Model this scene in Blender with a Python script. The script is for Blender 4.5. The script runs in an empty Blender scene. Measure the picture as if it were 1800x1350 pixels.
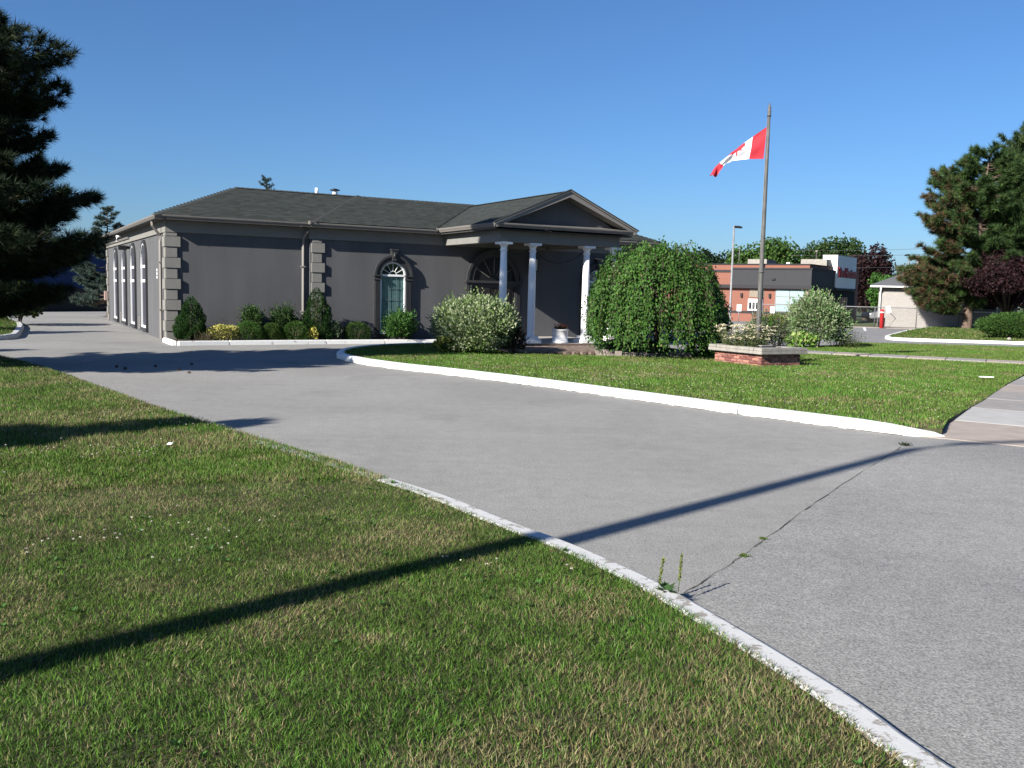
import bpy, bmesh, math, random
import numpy as np
from mathutils import Vector, Matrix

SC = bpy.context.scene
COL = SC.collection
rad = math.radians

# ------------------------------------------------------------------ camera
EYE, F_PX, PITCH, ROLL = 1.7, 1638.245, 0.09853, 0.02464
cam = bpy.data.cameras.new('camera')
cam.sensor_fit = 'HORIZONTAL'; cam.sensor_width = 36.0; cam.lens = F_PX / 1800 * 36
cam.clip_start = 0.1; cam.clip_end = 2000
cam_o = bpy.data.objects.new('camera', cam); COL.objects.link(cam_o); SC.camera = cam_o
_f = Vector((0, math.cos(PITCH), -math.sin(PITCH))); _r = Vector((1, 0, 0)); _u = Vector((0, math.sin(PITCH), math.cos(PITCH)))
_c, _s = math.cos(ROLL), math.sin(ROLL)
r2 = _r * _c + _u * _s; u2 = _u * _c - _r * _s
cam_o.matrix_world = Matrix(((r2.x, u2.x, -_f.x, 0), (r2.y, u2.y, -_f.y, 0), (r2.z, u2.z, -_f.z, EYE), (0, 0, 0, 1)))

# ------------------------------------------------------------------ sky and sun
SUN_AZ, SUN_EL = 224.2, 28.0          # degrees clockwise from +Y, and above the horizon
world = bpy.data.worlds.new('World'); SC.world = world; world.use_nodes = True
nt = world.node_tree
sky = nt.nodes.new('ShaderNodeTexSky'); sky.sky_type = 'NISHITA'; sky.sun_disc = False
sky.sun_elevation = rad(SUN_EL); sky.sun_rotation = rad(SUN_AZ)
sky.air_density = 1.0; sky.dust_density = 0.6; sky.ozone_density = 10.0
nt.links.new(sky.outputs[0], nt.nodes['Background'].inputs[0])
nt.nodes['Background'].inputs[1].default_value = 0.0565
sun = bpy.data.lights.new('sun', 'SUN'); sun.energy = 5.0; sun.angle = rad(0.53); sun.color = (1.0, 0.945, 0.86)
sun_o = bpy.data.objects.new('sun', sun); COL.objects.link(sun_o)
to_sun = Vector((math.sin(rad(SUN_AZ)) * math.cos(rad(SUN_EL)), math.cos(rad(SUN_AZ)) * math.cos(rad(SUN_EL)), math.sin(rad(SUN_EL))))
sun_o.rotation_euler = to_sun.to_track_quat('Z', 'Y').to_euler(); sun_o.location = to_sun * 80
SC.view_settings.view_transform = 'Standard'; SC.view_settings.look = 'None'
SC.view_settings.exposure = 1.2; SC.view_settings.gamma = 1.0; SC.view_settings.use_curve_mapping = False
SC.render.engine = 'CYCLES'; SC.cycles.max_bounces = 6; SC.cycles.diffuse_bounces = 3; SC.cycles.transparent_max_bounces = 16
SC.cycles.use_denoising = True

# ------------------------------------------------------------------ materials
def new_mat(name):
    m = bpy.data.materials.new(name); m.use_nodes = True
    n = m.node_tree.nodes; return m, n, m.node_tree.links, n['Principled BSDF']

def mat(name, col, rough=0.7, var=0.12, scale=6.0, bump=0.0, bscale=60.0, metal=0.0, col2=None, spec=0.3, detail=5.0, stretch=None):
    """principled colour with noise variation and fine relief"""
    m, n, l, p = new_mat(name)
    p.inputs['Roughness'].default_value = rough; p.inputs['Metallic'].default_value = metal
    p.inputs['Specular IOR Level'].default_value = spec
    tc = n.new('ShaderNodeTexCoord')
    no = n.new('ShaderNodeTexNoise'); no.inputs['Scale'].default_value = scale; no.inputs['Detail'].default_value = detail
    if stretch:
        mp = n.new('ShaderNodeMapping'); mp.inputs['Scale'].default_value = stretch; l.new(tc.outputs['Object'], mp.inputs[0]); l.new(mp.outputs[0], no.inputs['Vector'])
    else: l.new(tc.outputs['Object'], no.inputs['Vector'])
    r = n.new('ShaderNodeValToRGB'); r.color_ramp.elements[0].position = 0.3; r.color_ramp.elements[1].position = 0.7
    a = [max(0, c * (1 - var)) for c in col]; b = [min(1, c * (1 + var)) for c in (col2 or col)]
    r.color_ramp.elements[0].color = (*a, 1); r.color_ramp.elements[1].color = (*b, 1)
    l.new(no.outputs[0], r.inputs[0]); l.new(r.outputs[0], p.inputs['Base Color'])
    if bump:
        nb = n.new('ShaderNodeTexNoise'); nb.inputs['Scale'].default_value = bscale; nb.inputs['Detail'].default_value = 3
        l.new(tc.outputs['Object'], nb.inputs['Vector'])
        bp = n.new('ShaderNodeBump'); bp.inputs['Strength'].default_value = bump; bp.inputs['Distance'].default_value = 0.01
        l.new(nb.outputs[0], bp.inputs['Height']); l.new(bp.outputs[0], p.inputs['Normal'])
    return m

def leaf_mat(name, trans=0.25, rough=0.6, spec=0.14):
    """colour of each leaf comes from its own Col attribute"""
    m, n, l, p = new_mat(name)
    at = n.new('ShaderNodeAttribute'); at.attribute_name = 'Col'
    l.new(at.outputs['Color'], p.inputs['Base Color'])
    p.inputs['Roughness'].default_value = rough; p.inputs['Specular IOR Level'].default_value = spec
    if trans:
        t = n.new('ShaderNodeBsdfTranslucent'); l.new(at.outputs['Color'], t.inputs['Color'])
        mx = n.new('ShaderNodeMixShader'); mx.inputs[0].default_value = trans
        l.new(p.outputs[0], mx.inputs[1]); l.new(t.outputs[0], mx.inputs[2])
        l.new(mx.outputs[0], n['Material Output'].inputs['Surface'])
    return m

def asphalt(name, base, speck, patch):
    m, n, l, p = new_mat(name)
    tc = n.new('ShaderNodeTexCoord'); p.inputs['Roughness'].default_value = 0.85; p.inputs['Specular IOR Level'].default_value = 0.25
    def noise(s, d=4, dist=0.0):
        q = n.new('ShaderNodeTexNoise'); q.inputs['Scale'].default_value = s; q.inputs['Detail'].default_value = d
        q.inputs['Distortion'].default_value = dist; l.new(tc.outputs['Object'], q.inputs['Vector']); return q
    def ramp(x, p0, c0, p1, c1):
        r = n.new('ShaderNodeValToRGB'); r.color_ramp.elements[0].position = p0; r.color_ramp.elements[1].position = p1
        r.color_ramp.elements[0].color = (*c0, 1); r.color_ramp.elements[1].color = (*c1, 1); l.new(x, r.inputs[0]); return r
    def mix(mode, f, a, b):
        q = n.new('ShaderNodeMix'); q.data_type = 'RGBA'; q.blend_type = mode
        if isinstance(f, float): q.inputs[0].default_value = f
        else: l.new(f, q.inputs[0])
        for sock, v in ((q.inputs[6], a), (q.inputs[7], b)):
            if isinstance(v, tuple): sock.default_value = (*v, 1)
            else: l.new(v, sock)
        return q.outputs[2]
    c = ramp(noise(0.35, 6, 0.6).outputs[0], 0.3, tuple(x * (1 - patch) for x in base), 0.7, tuple(x * (1 + patch) for x in base)).outputs[0]
    fine = ramp(noise(95, 2).outputs[0], 0.34, (1 - speck,) * 3, 0.62, (1 + speck * 0.35,) * 3)
    c = mix('MULTIPLY', 1.0, c, fine.outputs[0])
    v = n.new('ShaderNodeTexVoronoi'); v.inputs['Scale'].default_value = 30; l.new(tc.outputs['Object'], v.inputs['Vector'])
    dk = ramp(v.outputs['Distance'], 0.1, (0.3,) * 3, 0.2, (1,) * 3)
    gate = ramp(noise(7, 3).outputs[0], 0.46, (0,) * 3, 0.6, (1,) * 3)
    c = mix('MULTIPLY', gate.outputs[0], c, dk.outputs[0])
    v2 = n.new('ShaderNodeTexVoronoi'); v2.inputs['Scale'].default_value = 19; l.new(tc.outputs['Object'], v2.inputs['Vector'])
    wt = ramp(v2.outputs['Distance'], 0.045, (1,) * 3, 0.075, (0,) * 3)
    c = mix('MIX', wt.outputs[0], c, (0.46, 0.44, 0.4))
    wv = n.new('ShaderNodeTexNoise'); wv.inputs['Scale'].default_value = 1.0; wv.inputs['Detail'].default_value = 3
    mp = n.new('ShaderNodeMapping'); mp.inputs['Scale'].default_value = (0.35, 4.0, 1); mp.inputs['Rotation'].default_value = (0, 0, rad(-50))
    l.new(tc.outputs['Object'], mp.inputs[0]); l.new(mp.outputs[0], wv.inputs['Vector'])
    c = mix('MULTIPLY', 1.0, c, ramp(wv.outputs[0], 0.3, (0.975,) * 3, 0.7, (1.02,) * 3).outputs[0])
    c = mix('MULTIPLY', 1.0, c, ramp(noise(5.5, 5).outputs[0], 0.32, (0.93,) * 3, 0.66, (1.05,) * 3).outputs[0])
    c = mix('MULTIPLY', 1.0, c, ramp(noise(0.55, 3, 0.4).outputs[0], 0.58, (1,) * 3, 0.68, (0.9, 0.9, 0.91)).outputs[0])
    c = mix('MULTIPLY', 1.0, c, ramp(noise(30, 3).outputs[0], 0.36, (1 - speck * .3,) * 3, 0.6, (1.03,) * 3).outputs[0])
    l.new(c, p.inputs['Base Color'])
    bp = n.new('ShaderNodeBump'); bp.inputs['Strength'].default_value = 0.7; bp.inputs['Distance'].default_value = 0.006
    l.new(noise(70, 3).outputs[0], bp.inputs['Height']); l.new(bp.outputs[0], p.inputs['Normal'])
    return m

def worn_paint(name, paint, under, lo=0.33, hi=0.4, scale=7):
    m, n, l, p = new_mat(name); p.inputs['Roughness'].default_value = 0.65
    tc = n.new('ShaderNodeTexCoord')
    q = n.new('ShaderNodeTexNoise'); q.inputs['Scale'].default_value = scale; q.inputs['Detail'].default_value = 8; q.inputs['Roughness'].default_value = 0.7
    l.new(tc.outputs['Object'], q.inputs['Vector'])
    r = n.new('ShaderNodeValToRGB'); r.color_ramp.elements[0].position = lo; r.color_ramp.elements[1].position = hi
    r.color_ramp.elements[0].color = (*under, 1); r.color_ramp.elements[1].color = (*paint, 1)
    l.new(q.outputs[0], r.inputs[0]); l.new(r.outputs[0], p.inputs['Base Color'])
    bp = n.new('ShaderNodeBump'); bp.inputs['Strength'].default_value = 0.35; bp.inputs['Distance'].default_value = 0.01
    l.new(q.outputs[0], bp.inputs['Height']); l.new(bp.outputs[0], p.inputs['Normal'])
    return m

def brick_mat(name, c1, c2, mortar, scale):
    m, n, l, p = new_mat(name); p.inputs['Roughness'].default_value = 0.85
    tc = n.new('ShaderNodeTexCoord'); mp = n.new('ShaderNodeMapping'); mp.inputs['Rotation'].default_value = (rad(90), 0, 0)
    b = n.new('ShaderNodeTexBrick'); b.inputs['Scale'].default_value = scale
    b.inputs['Color1'].default_value = (*c1, 1); b.inputs['Color2'].default_value = (*c2, 1); b.inputs['Mortar'].default_value = (*mortar, 1)
    b.inputs['Mortar Size'].default_value = 0.02
    l.new(tc.outputs['Object'], mp.inputs[0]); l.new(mp.outputs[0], b.inputs['Vector']); l.new(b.outputs[0], p.inputs['Base Color'])
    return m

def glass_mat(name, tint=(0.9, 0.95, 0.95), refl=0.12, rough=0.03):
    m, n, l, p = new_mat(name)
    t = n.new('ShaderNodeBsdfTransparent'); t.inputs[0].default_value = (*tint, 1)
    g = n.new('ShaderNodeBsdfGlossy'); g.inputs['Roughness'].default_value = rough; g.inputs['Color'].default_value = (0.9, 0.95, 1, 1)
    lw = n.new('ShaderNodeLayerWeight'); lw.inputs[0].default_value = 0.5
    pw = n.new('ShaderNodeMath'); pw.operation = 'POWER'; pw.inputs[1].default_value = 5; l.new(lw.outputs['Facing'], pw.inputs[0])
    ad = n.new('ShaderNodeMath'); ad.operation = 'MULTIPLY_ADD'; ad.inputs[1].default_value = 0.8; ad.inputs[2].default_value = 0.03 + refl; l.new(pw.outputs[0], ad.inputs[0])
    mx = n.new('ShaderNodeMixShader'); l.new(ad.outputs[0], mx.inputs[0]); l.new(t.outputs[0], mx.inputs[1]); l.new(g.outputs[0], mx.inputs[2])
    l.new(mx.outputs[0], n['Material Output'].inputs['Surface'])
    return m

M = {}
M['stucco'] = mat('grey_stucco', (0.089, 0.09, 0.095), 0.9, 0.1, 1.6, 0.5, 130, spec=0.15, stretch=(1, 1, .22))
M['trim'] = mat('taupe_stucco_trim', (0.182, 0.178, 0.165), 0.85, 0.06, 3, 0.35, 140, spec=0.15)
M['gutter'] = mat('taupe_gutter_paint', (0.17, 0.158, 0.145), 0.45, 0.05, 2, spec=0.4)
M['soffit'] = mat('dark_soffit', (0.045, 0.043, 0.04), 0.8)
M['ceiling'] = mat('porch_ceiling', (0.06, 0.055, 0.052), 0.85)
M['white'] = mat('white_paint', (0.8, 0.8, 0.8), 0.5, 0.03, 4)
M['whiteframe'] = mat('white_vinyl', (0.72, 0.73, 0.74), 0.4, 0.02)
M['darktrim'] = mat('dark_brown_moulding', (0.033, 0.034, 0.037), 0.55, 0.15, 4, 0.2, 80)
M['door'] = mat('dark_door', (0.018, 0.015, 0.015), 0.4, 0.2, 3)
M['fascia'] = mat('shingle_edge', (0.03, 0.032, 0.032), 0.85)
M['glass'] = glass_mat('clear_pane', refl=0.02)
M['darkroom'] = mat('dark_interior', (0.012, 0.014, 0.017), 0.9)
M['curtain'] = mat('teal_sheer_curtain', (0.16, 0.23, 0.225), 0.9, 0.12, 3)
M['black'] = mat('black_metal', (0.012, 0.012, 0.013), 0.5)
M['grey_metal'] = mat('grey_metal', (0.1, 0.1, 0.1), 0.5, 0.12, 8)
M['pole_paint'] = mat('grey_pole_paint', (0.085, 0.084, 0.08), 0.55, 0.25, 5, 0.15, 40)
M['kerb'] = worn_paint('white_kerb_paint', (0.72, 0.72, 0.7), (0.3, 0.28, 0.25), 0.34, 0.4)
M['kerb_worn'] = worn_paint('worn_white_kerb_paint', (0.47, 0.47, 0.46), (0.24, 0.22, 0.19), 0.41, 0.46, 9)
M['asphalt'] = asphalt('pale_worn_asphalt', (0.258, 0.253, 0.239), 0.34, 0.1)
M['asphalt2'] = asphalt('coarse_worn_asphalt', (0.252, 0.249, 0.238), 0.4, 0.1)
M['asphalt3'] = asphalt('old_grey_asphalt', (0.225, 0.222, 0.22), 0.3, 0.08)
M['crack'] = mat('tar_crack', (0.05, 0.047, 0.04), 0.9)
M['soil'] = mat('dark_mulch', (0.03, 0.021, 0.015), 0.95, 0.5, 30, 0.8, 60)
M['lawn_soil'] = mat('lawn_floor', (0.028, 0.036, 0.014), 0.95, 0.45, 9, 0.6, 90, col2=(0.055, 0.055, 0.024))
M['far_ground'] = mat('far_grass', (0.07, 0.09, 0.035), 0.95, 0.3, 0.3)
M['slab1'] = mat('brownish_concrete', (0.29, 0.25, 0.22), 0.9, 0.1, 4, 0.3, 80)
M['slab2'] = mat('pale_concrete', (0.33, 0.325, 0.315), 0.9, 0.08, 4, 0.3, 80)
M['slab3'] = mat('greyish_concrete', (0.24, 0.225, 0.215), 0.9, 0.1, 4, 0.3, 80)
M['stoop'] = mat('concrete_stoop', (0.3, 0.285, 0.27), 0.85, 0.1, 3, 0.2)
M['paver'] = mat('brown_paver', (0.15, 0.112, 0.09), 0.9, 0.25, 5, 0.3)
M['edging'] = mat('edging_stone', (0.2, 0.17, 0.15), 0.9, 0.2, 9, 0.4)
M['cap'] = mat('weathered_concrete_cap', (0.25, 0.235, 0.21), 0.9, 0.18, 6, 0.4, 60)
M['brick1'] = mat('red_brick', (0.22, 0.082, 0.06), 0.9, 0.3, 18, 0.5, 70, col2=(0.27, 0.13, 0.105))
M['brick2'] = mat('pale_red_brick', (0.33, 0.15, 0.11), 0.9, 0.3, 18, 0.5, 70)
M['brick3'] = mat('dark_red_brick', (0.16, 0.06, 0.05), 0.9, 0.3, 18, 0.5, 70)
M['mortar'] = mat('mortar', (0.3, 0.26, 0.23), 0.95, 0.2, 20)
M['far_brick'] = brick_mat('orange_brick', (0.2, 0.07, 0.045), (0.17, 0.06, 0.038), (0.2, 0.11, 0.085), 4)
M['pale_brick'] = brick_mat('pale_block', (0.29, 0.272, 0.255), (0.265, 0.247, 0.232), (0.235, 0.222, 0.21), 2.2)
M['panel'] = mat('charcoal_panel', (0.026, 0.027, 0.031), 0.7, 0.06)
M['panel_dark'] = mat('dark_band', (0.02, 0.019, 0.022), 0.7)
M['beige'] = mat('beige_panel', (0.2, 0.17, 0.135), 0.8)
M['shop_glass'] = mat('pale_blue_window', (0.27, 0.36, 0.37), 0.12, 0.06, 2, spec=0.6)
M['red'] = mat('red_paint', (0.5, 0.03, 0.03), 0.45, 0.1)
M['sign_red'] = mat('sign_red', (0.33, 0.012, 0.014), 0.5)
M['pink'] = mat('faded_box', (0.35, 0.25, 0.22), 0.7)
M['blue_wall'] = mat('blue_metal_siding', (0.009, 0.032, 0.1), 0.6, 0.08, 1)
M['rust'] = mat('rust_red_trim', (0.04, 0.012, 0.011), 0.7)
M['fence_dark'] = mat('dark_slats', (0.02, 0.021, 0.02), 0.8, 0.3, 4)
M['bark'] = mat('bark', (0.075, 0.055, 0.042), 0.95, 0.35, 10, 0.9, 30)
M['bark_pale'] = mat('pale_bark', (0.12, 0.085, 0.065), 0.95, 0.3, 10, 0.8, 30)
M['roof_grey'] = mat('grey_roof', (0.11, 0.112, 0.118), 0.9, 0.15, 8)
M['tyre'] = mat('tyre', (0.015, 0.015, 0.015), 0.8)
M['silver'] = mat('silver_car_paint', (0.42, 0.43, 0.45), 0.3, 0.03, metal=0.5, spec=0.5)
M['stone'] = mat('dark_granite', (0.07, 0.07, 0.075), 0.7, 0.25, 25)
M['leaf'] = leaf_mat('broad_leaf', 0.28)
M['leaf_gloss'] = leaf_mat('glossy_leaf', 0.22, 0.55, 0.15)
M['needle'] = leaf_mat('needles', 0.1, 0.6)
M['grass'] = leaf_mat('grass_blades', 0.28, 0.55)
M['petal'] = leaf_mat('petals', 0.2)

def shingle_mat():
    m, n, l, p = new_mat('roof_shingle'); p.inputs['Roughness'].default_value = 0.9; p.inputs['Specular IOR Level'].default_value = 0.15
    at = n.new('ShaderNodeAttribute'); at.attribute_name = 'Col'
    tc = n.new('ShaderNodeTexCoord'); no = n.new('ShaderNodeTexNoise'); no.inputs['Scale'].default_value = 60
    l.new(tc.outputs['Object'], no.inputs['Vector'])
    r = n.new('ShaderNodeValToRGB'); r.color_ramp.elements[0].color = (0.85, 0.85, 0.85, 1); r.color_ramp.elements[1].color = (1.15, 1.15, 1.15, 1)
    l.new(no.outputs[0], r.inputs[0])
    mx = n.new('ShaderNodeMix'); mx.data_type = 'RGBA'; mx.blend_type = 'MULTIPLY'; mx.inputs[0].default_value = 1
    l.new(at.outputs['Color'], mx.inputs[6]); l.new(r.outputs[0], mx.inputs[7]); l.new(mx.outputs[2], p.inputs['Base Color'])
    return m
M['shingle'] = shingle_mat()

# ------------------------------------------------------------------ object helpers
def tag(o, label=None, cat=None, group=None, kind=None):
    if label: o['label'] = label
    if cat: o['category'] = cat
    if group: o['group'] = group
    if kind: o['kind'] = kind
    return o

def thing(name, label, cat, loc=(0, 0, 0), rz=0.0, group=None, kind=None):
    o = bpy.data.objects.new(name, None); COL.objects.link(o)
    o.location = loc; o.rotation_euler = (0, 0, rz); o.empty_display_size = 0.2
    return tag(o, label, cat, group, kind)

def copy_tree(o, parent=None):
    c = o.copy(); COL.objects.link(c); c.parent = parent
    for ch in list(o.children): copy_tree(ch, c)
    return c

class MB:
    def __init__(s): s.v = []; s.f = []; s.sm = []
    def add(s, vs, fs, smooth=False):
        b = len(s.v); s.v += [tuple(v) for v in vs]; s.f += [tuple(b + i for i in f) for f in fs]; s.sm += [smooth] * len(fs); return s
    def box(s, x0, x1, y0, y1, z0, z1):
        return s.add([(x0, y0, z0), (x1, y0, z0), (x1, y1, z0), (x0, y1, z0), (x0, y0, z1), (x1, y0, z1), (x1, y1, z1), (x0, y1, z1)],
                     [(0, 3, 2, 1), (4, 5, 6, 7), (0, 1, 5, 4), (1, 2, 6, 5), (2, 3, 7, 6), (3, 0, 4, 7)])
    def lathe(s, prof, c=(0, 0, 0), n=16, smooth=True):
        vs = [(c[0] + r * math.cos(2 * math.pi * k / n), c[1] + r * math.sin(2 * math.pi * k / n), c[2] + z) for r, z in prof for k in range(n)]
        fs = [(i * n + k, i * n + (k + 1) % n, (i + 1) * n + (k + 1) % n, (i + 1) * n + k) for i in range(len(prof) - 1) for k in range(n)]
        s.add(vs, fs, smooth)
        b = len(s.v) - len(vs)
        s.f += [tuple(b + k for k in reversed(range(n))), tuple(b + (len(prof) - 1) * n + k for k in range(n))]; s.sm += [False, False]
        return s
    def tube(s, pts, rs, n=8, smooth=True):
        pts = [Vector(p) for p in pts]
        if not isinstance(rs, (list, tuple)): rs = [rs] * len(pts)
        vs = []
        for i, p in enumerate(pts):
            d = (pts[min(i + 1, len(pts) - 1)] - pts[max(i - 1, 0)]).normalized()
            a = d.cross(Vector((0, 0, 1)) if abs(d.z) < 0.9 else Vector((1, 0, 0))).normalized(); b = d.cross(a)
            vs += [p + (a * math.cos(2 * math.pi * k / n) + b * math.sin(2 * math.pi * k / n)) * rs[i] for k in range(n)]
        fs = [(i * n + k, i * n + (k + 1) % n, (i + 1) * n + (k + 1) % n, (i + 1) * n + k) for i in range(len(pts) - 1) for k in range(n)]
        fs += [tuple(range(n)), tuple((len(pts) - 1) * n + k for k in reversed(range(n)))]
        return s.add(vs, fs, smooth)
    def prism(s, poly, axis, a, b):
        """poly of 2-D points extruded along axis 'x','y' or 'z' from a to b"""
        def P(p, t): return (t, p[0], p[1]) if axis == 'x' else ((p[0], t, p[1]) if axis == 'y' else (p[0], p[1], t))
        n = len(poly); vs = [P(p, a) for p in poly] + [P(p, b) for p in poly]
        return s.add(vs, [tuple(range(n)), tuple(reversed(range(n, 2 * n)))] + [(i, n + i, n + (i + 1) % n, (i + 1) % n) for i in range(n)])
    def build(s, name, m, parent=None, bevel=0.0):
        me = bpy.data.meshes.new(name); me.from_pydata(s.v, [], s.f)
        me.polygons.foreach_set('use_smooth', s.sm)
        bm = bmesh.new(); bm.from_mesh(me)
        if bevel: bmesh.ops.bevel(bm, geom=bm.edges[:], offset=bevel, segments=2, affect='EDGES', clamp_overlap=True)
        bmesh.ops.recalc_face_normals(bm, faces=bm.faces); bm.to_mesh(me); bm.free()
        me.materials.append(M[m] if isinstance(m, str) else m)
        o = bpy.data.objects.new(name, me); COL.objects.link(o); o.parent = parent
        return o

def box(name, m, parent, x0, x1, y0, y1, z0, z1, bevel=0.0):
    return MB().box(x0, x1, y0, y1, z0, z1).build(name, m, parent, bevel)

def sheet(name, poly, z, m, kind='structure', parent=None, thick=None):
    me = bpy.data.meshes.new(name); bm = bmesh.new()
    f = bm.faces.new([bm.verts.new((x, y, z)) for x, y in poly])
    if f.normal.z < 0: f.normal_flip()
    f.normal_update()
    if f.normal.z < 0: f.normal_flip()
    if thick:
        r = bmesh.ops.extrude_face_region(bm, geom=[f]); bmesh.ops.translate(bm, verts=[g for g in r['geom'] if isinstance(g, bmesh.types.BMVert)], vec=(0, 0, -thick))
        bmesh.ops.recalc_face_normals(bm, faces=bm.faces)
    bmesh.ops.triangulate(bm, faces=bm.faces)
    bm.to_mesh(me); bm.free(); me.materials.append(M[m])
    o = bpy.data.objects.new(name, me); COL.objects.link(o); o.parent = parent
    if kind: o['kind'] = kind
    return o

def raw_mesh(name, co, loops, starts, cols, m, parent=None, smooth=False):
    me = bpy.data.meshes.new(name)
    me.vertices.add(len(co)); me.vertices.foreach_set('co', np.ascontiguousarray(co, np.float32).ravel())
    me.loops.add(len(loops)); me.loops.foreach_set('vertex_index', np.ascontiguousarray(loops, np.int32))
    me.polygons.add(len(starts)); me.polygons.foreach_set('loop_start', np.ascontiguousarray(starts, np.int32))
    me.polygons.foreach_set('use_smooth', np.full(len(starts), smooth))
    me.update(calc_edges=True)
    a = me.color_attributes.new('Col', 'FLOAT_COLOR', 'POINT')
    c4 = np.ones((len(co), 4), np.float32); c4[:, :3] = cols; a.data.foreach_set('color', c4.ravel())
    me.materials.append(M[m] if isinstance(m, str) else m)
    o = bpy.data.objects.new(name, me); COL.objects.link(o); o.parent = parent
    return o

def quads(P0, A, B, cols, shape='leaf'):
    """N leaves: base P0, long axis A, half-width B"""
    N = len(P0)
    if shape == 'leaf': V = np.stack([P0, P0 + A * 0.45 - B, P0 + A, P0 + A * 0.45 + B], 1); k = 4
    else: V = np.stack([P0 - B, P0 + B, P0 + A], 1); k = 3
    return V.reshape(-1, 3), np.arange(N * k), np.arange(0, N * k, k), np.repeat(cols, k, 0)

def merge(parts):
    co, lo, st, cl = [], [], [], []; vb = lb = 0
    for a, b, c, d in parts:
        co.append(a); lo.append(b + vb); st.append(c + lb); cl.append(d); vb += len(a); lb += len(b)
    return np.concatenate(co), np.concatenate(lo), np.concatenate(st), np.concatenate(cl)

def unit(v): return v / np.maximum(np.linalg.norm(v, axis=-1, keepdims=True), 1e-9)
def rnd_dirs(rg, n): return unit(rg.normal(size=(n, 3)))
def vnoise(x, y, seed, scale):
    rg = np.random.default_rng(seed); g = rg.random((64, 64)); x = x * scale + 31.7; y = y * scale + 17.3
    i = np.floor(x).astype(int); j = np.floor(y).astype(int); fx = x - i; fy = y - j; fx = fx * fx * (3 - 2 * fx); fy = fy * fy * (3 - 2 * fy)
    a = g[i % 64, j % 64]; b = g[(i + 1) % 64, j % 64]; c = g[i % 64, (j + 1) % 64]; d = g[(i + 1) % 64, (j + 1) % 64]
    return (a * (1 - fx) + b * fx) * (1 - fy) + (c * (1 - fx) + d * fx) * fy
def fbm(x, y, seed, scale, oct=4):
    return sum(vnoise(x, y, seed + k, scale * 2 ** k) * 0.5 ** k for k in range(oct)) / sum(0.5 ** k for k in range(oct))
def in_poly(x, y, poly):
    c = np.zeros(len(x), bool); n = len(poly)
    for i in range(n):
        x0, y0 = poly[i]; x1, y1 = poly[(i + 1) % n]
        if y0 == y1: continue
        c ^= ((y0 > y) != (y1 > y)) & (x < (x1 - x0) * (y - y0) / (y1 - y0) + x0)
    return c

# ------------------------------------------------------------------ ground, driveway, lawns
sheet('ground', [(-400, -60), (400, -60), (400, 500), (-400, 500)], -0.04, 'far_ground')
sheet('driveway', [(-60, -6), (60, -6), (60, 63.5), (27, 64), (9, 76), (-20, 62), (-60, 60)], 0.0, 'asphalt')
CRACK = [(0.93, 5.07), (1.52, 5.96), (2.63, 7.79), (4.71, 11.0), (5.46, 11.59)]
sheet('driveway_apron', CRACK + [(6.17, 11.09), (9.2, 8.9), (14, 5.0), (14, -5.5), (1.9, -5.5), (1.9, 2.2), (1.55, 3.27), (1.33, 4.05)], 0.004, 'asphalt2')
sheet('parking_lot', [(9, 76), (27, 64), (60, 63.6), (60, 36.5), (13.2, 35.6), (6, 40), (6, 76)], 0.004, 'asphalt3')
rgc = random.Random(5)
cr = MB(); pts = []
for i in range(len(CRACK) - 2):
    a, b = Vector(CRACK[i]), Vector(CRACK[i + 1])
    for k in range(14): pts.append(a.lerp(b, k / 14) + Vector((rgc.uniform(-.006, .006), rgc.uniform(-.006, .006))))
for a, b in zip(pts, pts[1:]):
    d = (b - a).normalized(); w = rgc.uniform(0.0015, 0.005); n_ = Vector((-d.y, d.x)) * w
    cr.add([(a.x - n_.x, a.y - n_.y, .0085), (a.x + n_.x, a.y + n_.y, .0085), (b.x + n_.x, b.y + n_.y, .0085), (b.x - n_.x, b.y - n_.y, .0085)], [(0, 1, 2, 3)])
crk = cr.build('crack', 'crack'); tag(crk, kind='structure')

LK = [(2.0, 1.9), (1.55, 3.27), (1.46, 3.68), (1.33, 4.05), (1.16, 4.5), (0.93, 5.07), (0.75, 5.43), (0.4, 6.02), (0.07, 6.44), (-0.42, 7.21), (-0.73, 7.6), (-1.81, 8.85), (-3.18, 10.4), (-4.1, 11.5), (-4.99, 12.6), (-6.15, 14.1), (-8.73, 17.4), (-11.39, 20.4), (-13.5, 22.2), (-18, 24.6)]
def offset(path, d):
    out = []
    for i, p in enumerate(path):
        a = Vector(path[max(i - 1, 0)]); b = Vector(path[min(i + 1, len(path) - 1)]); t = (b - a).normalized()
        out.append((p[0] - t.y * d, p[1] + t.x * d))
    return out
def offset_var(path, near, far):
    out = []
    for p, a, b in zip(path, offset(path, near), offset(path, far)):
        k = min(1, max(0, (p[1] - 6.9) / 1.8)); out.append((a[0] * (1 - k) + b[0] * k, a[1] * (1 - k) + b[1] * k))
    return out
def resample(path, step):
    P = [Vector(p) for p in path]; out = [P[0]]; acc = 0
    for a, b in zip(P, P[1:]):
        L = (b - a).length; n = max(1, int(round(L / step)))
        out += [a.lerp(b, k / n) for k in range(1, n + 1)]
    return [(p.x, p.y) for p in out]
def smooth_path(path, it=2):
    for _ in range(it):
        q = [path[0]]
        for a, b in zip(path, path[1:]): q += [(a[0] * .75 + b[0] * .25, a[1] * .75 + b[1] * .25), (a[0] * .25 + b[0] * .75, a[1] * .25 + b[1] * .75)]
        q.append(path[-1]); path = q
    return path
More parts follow.
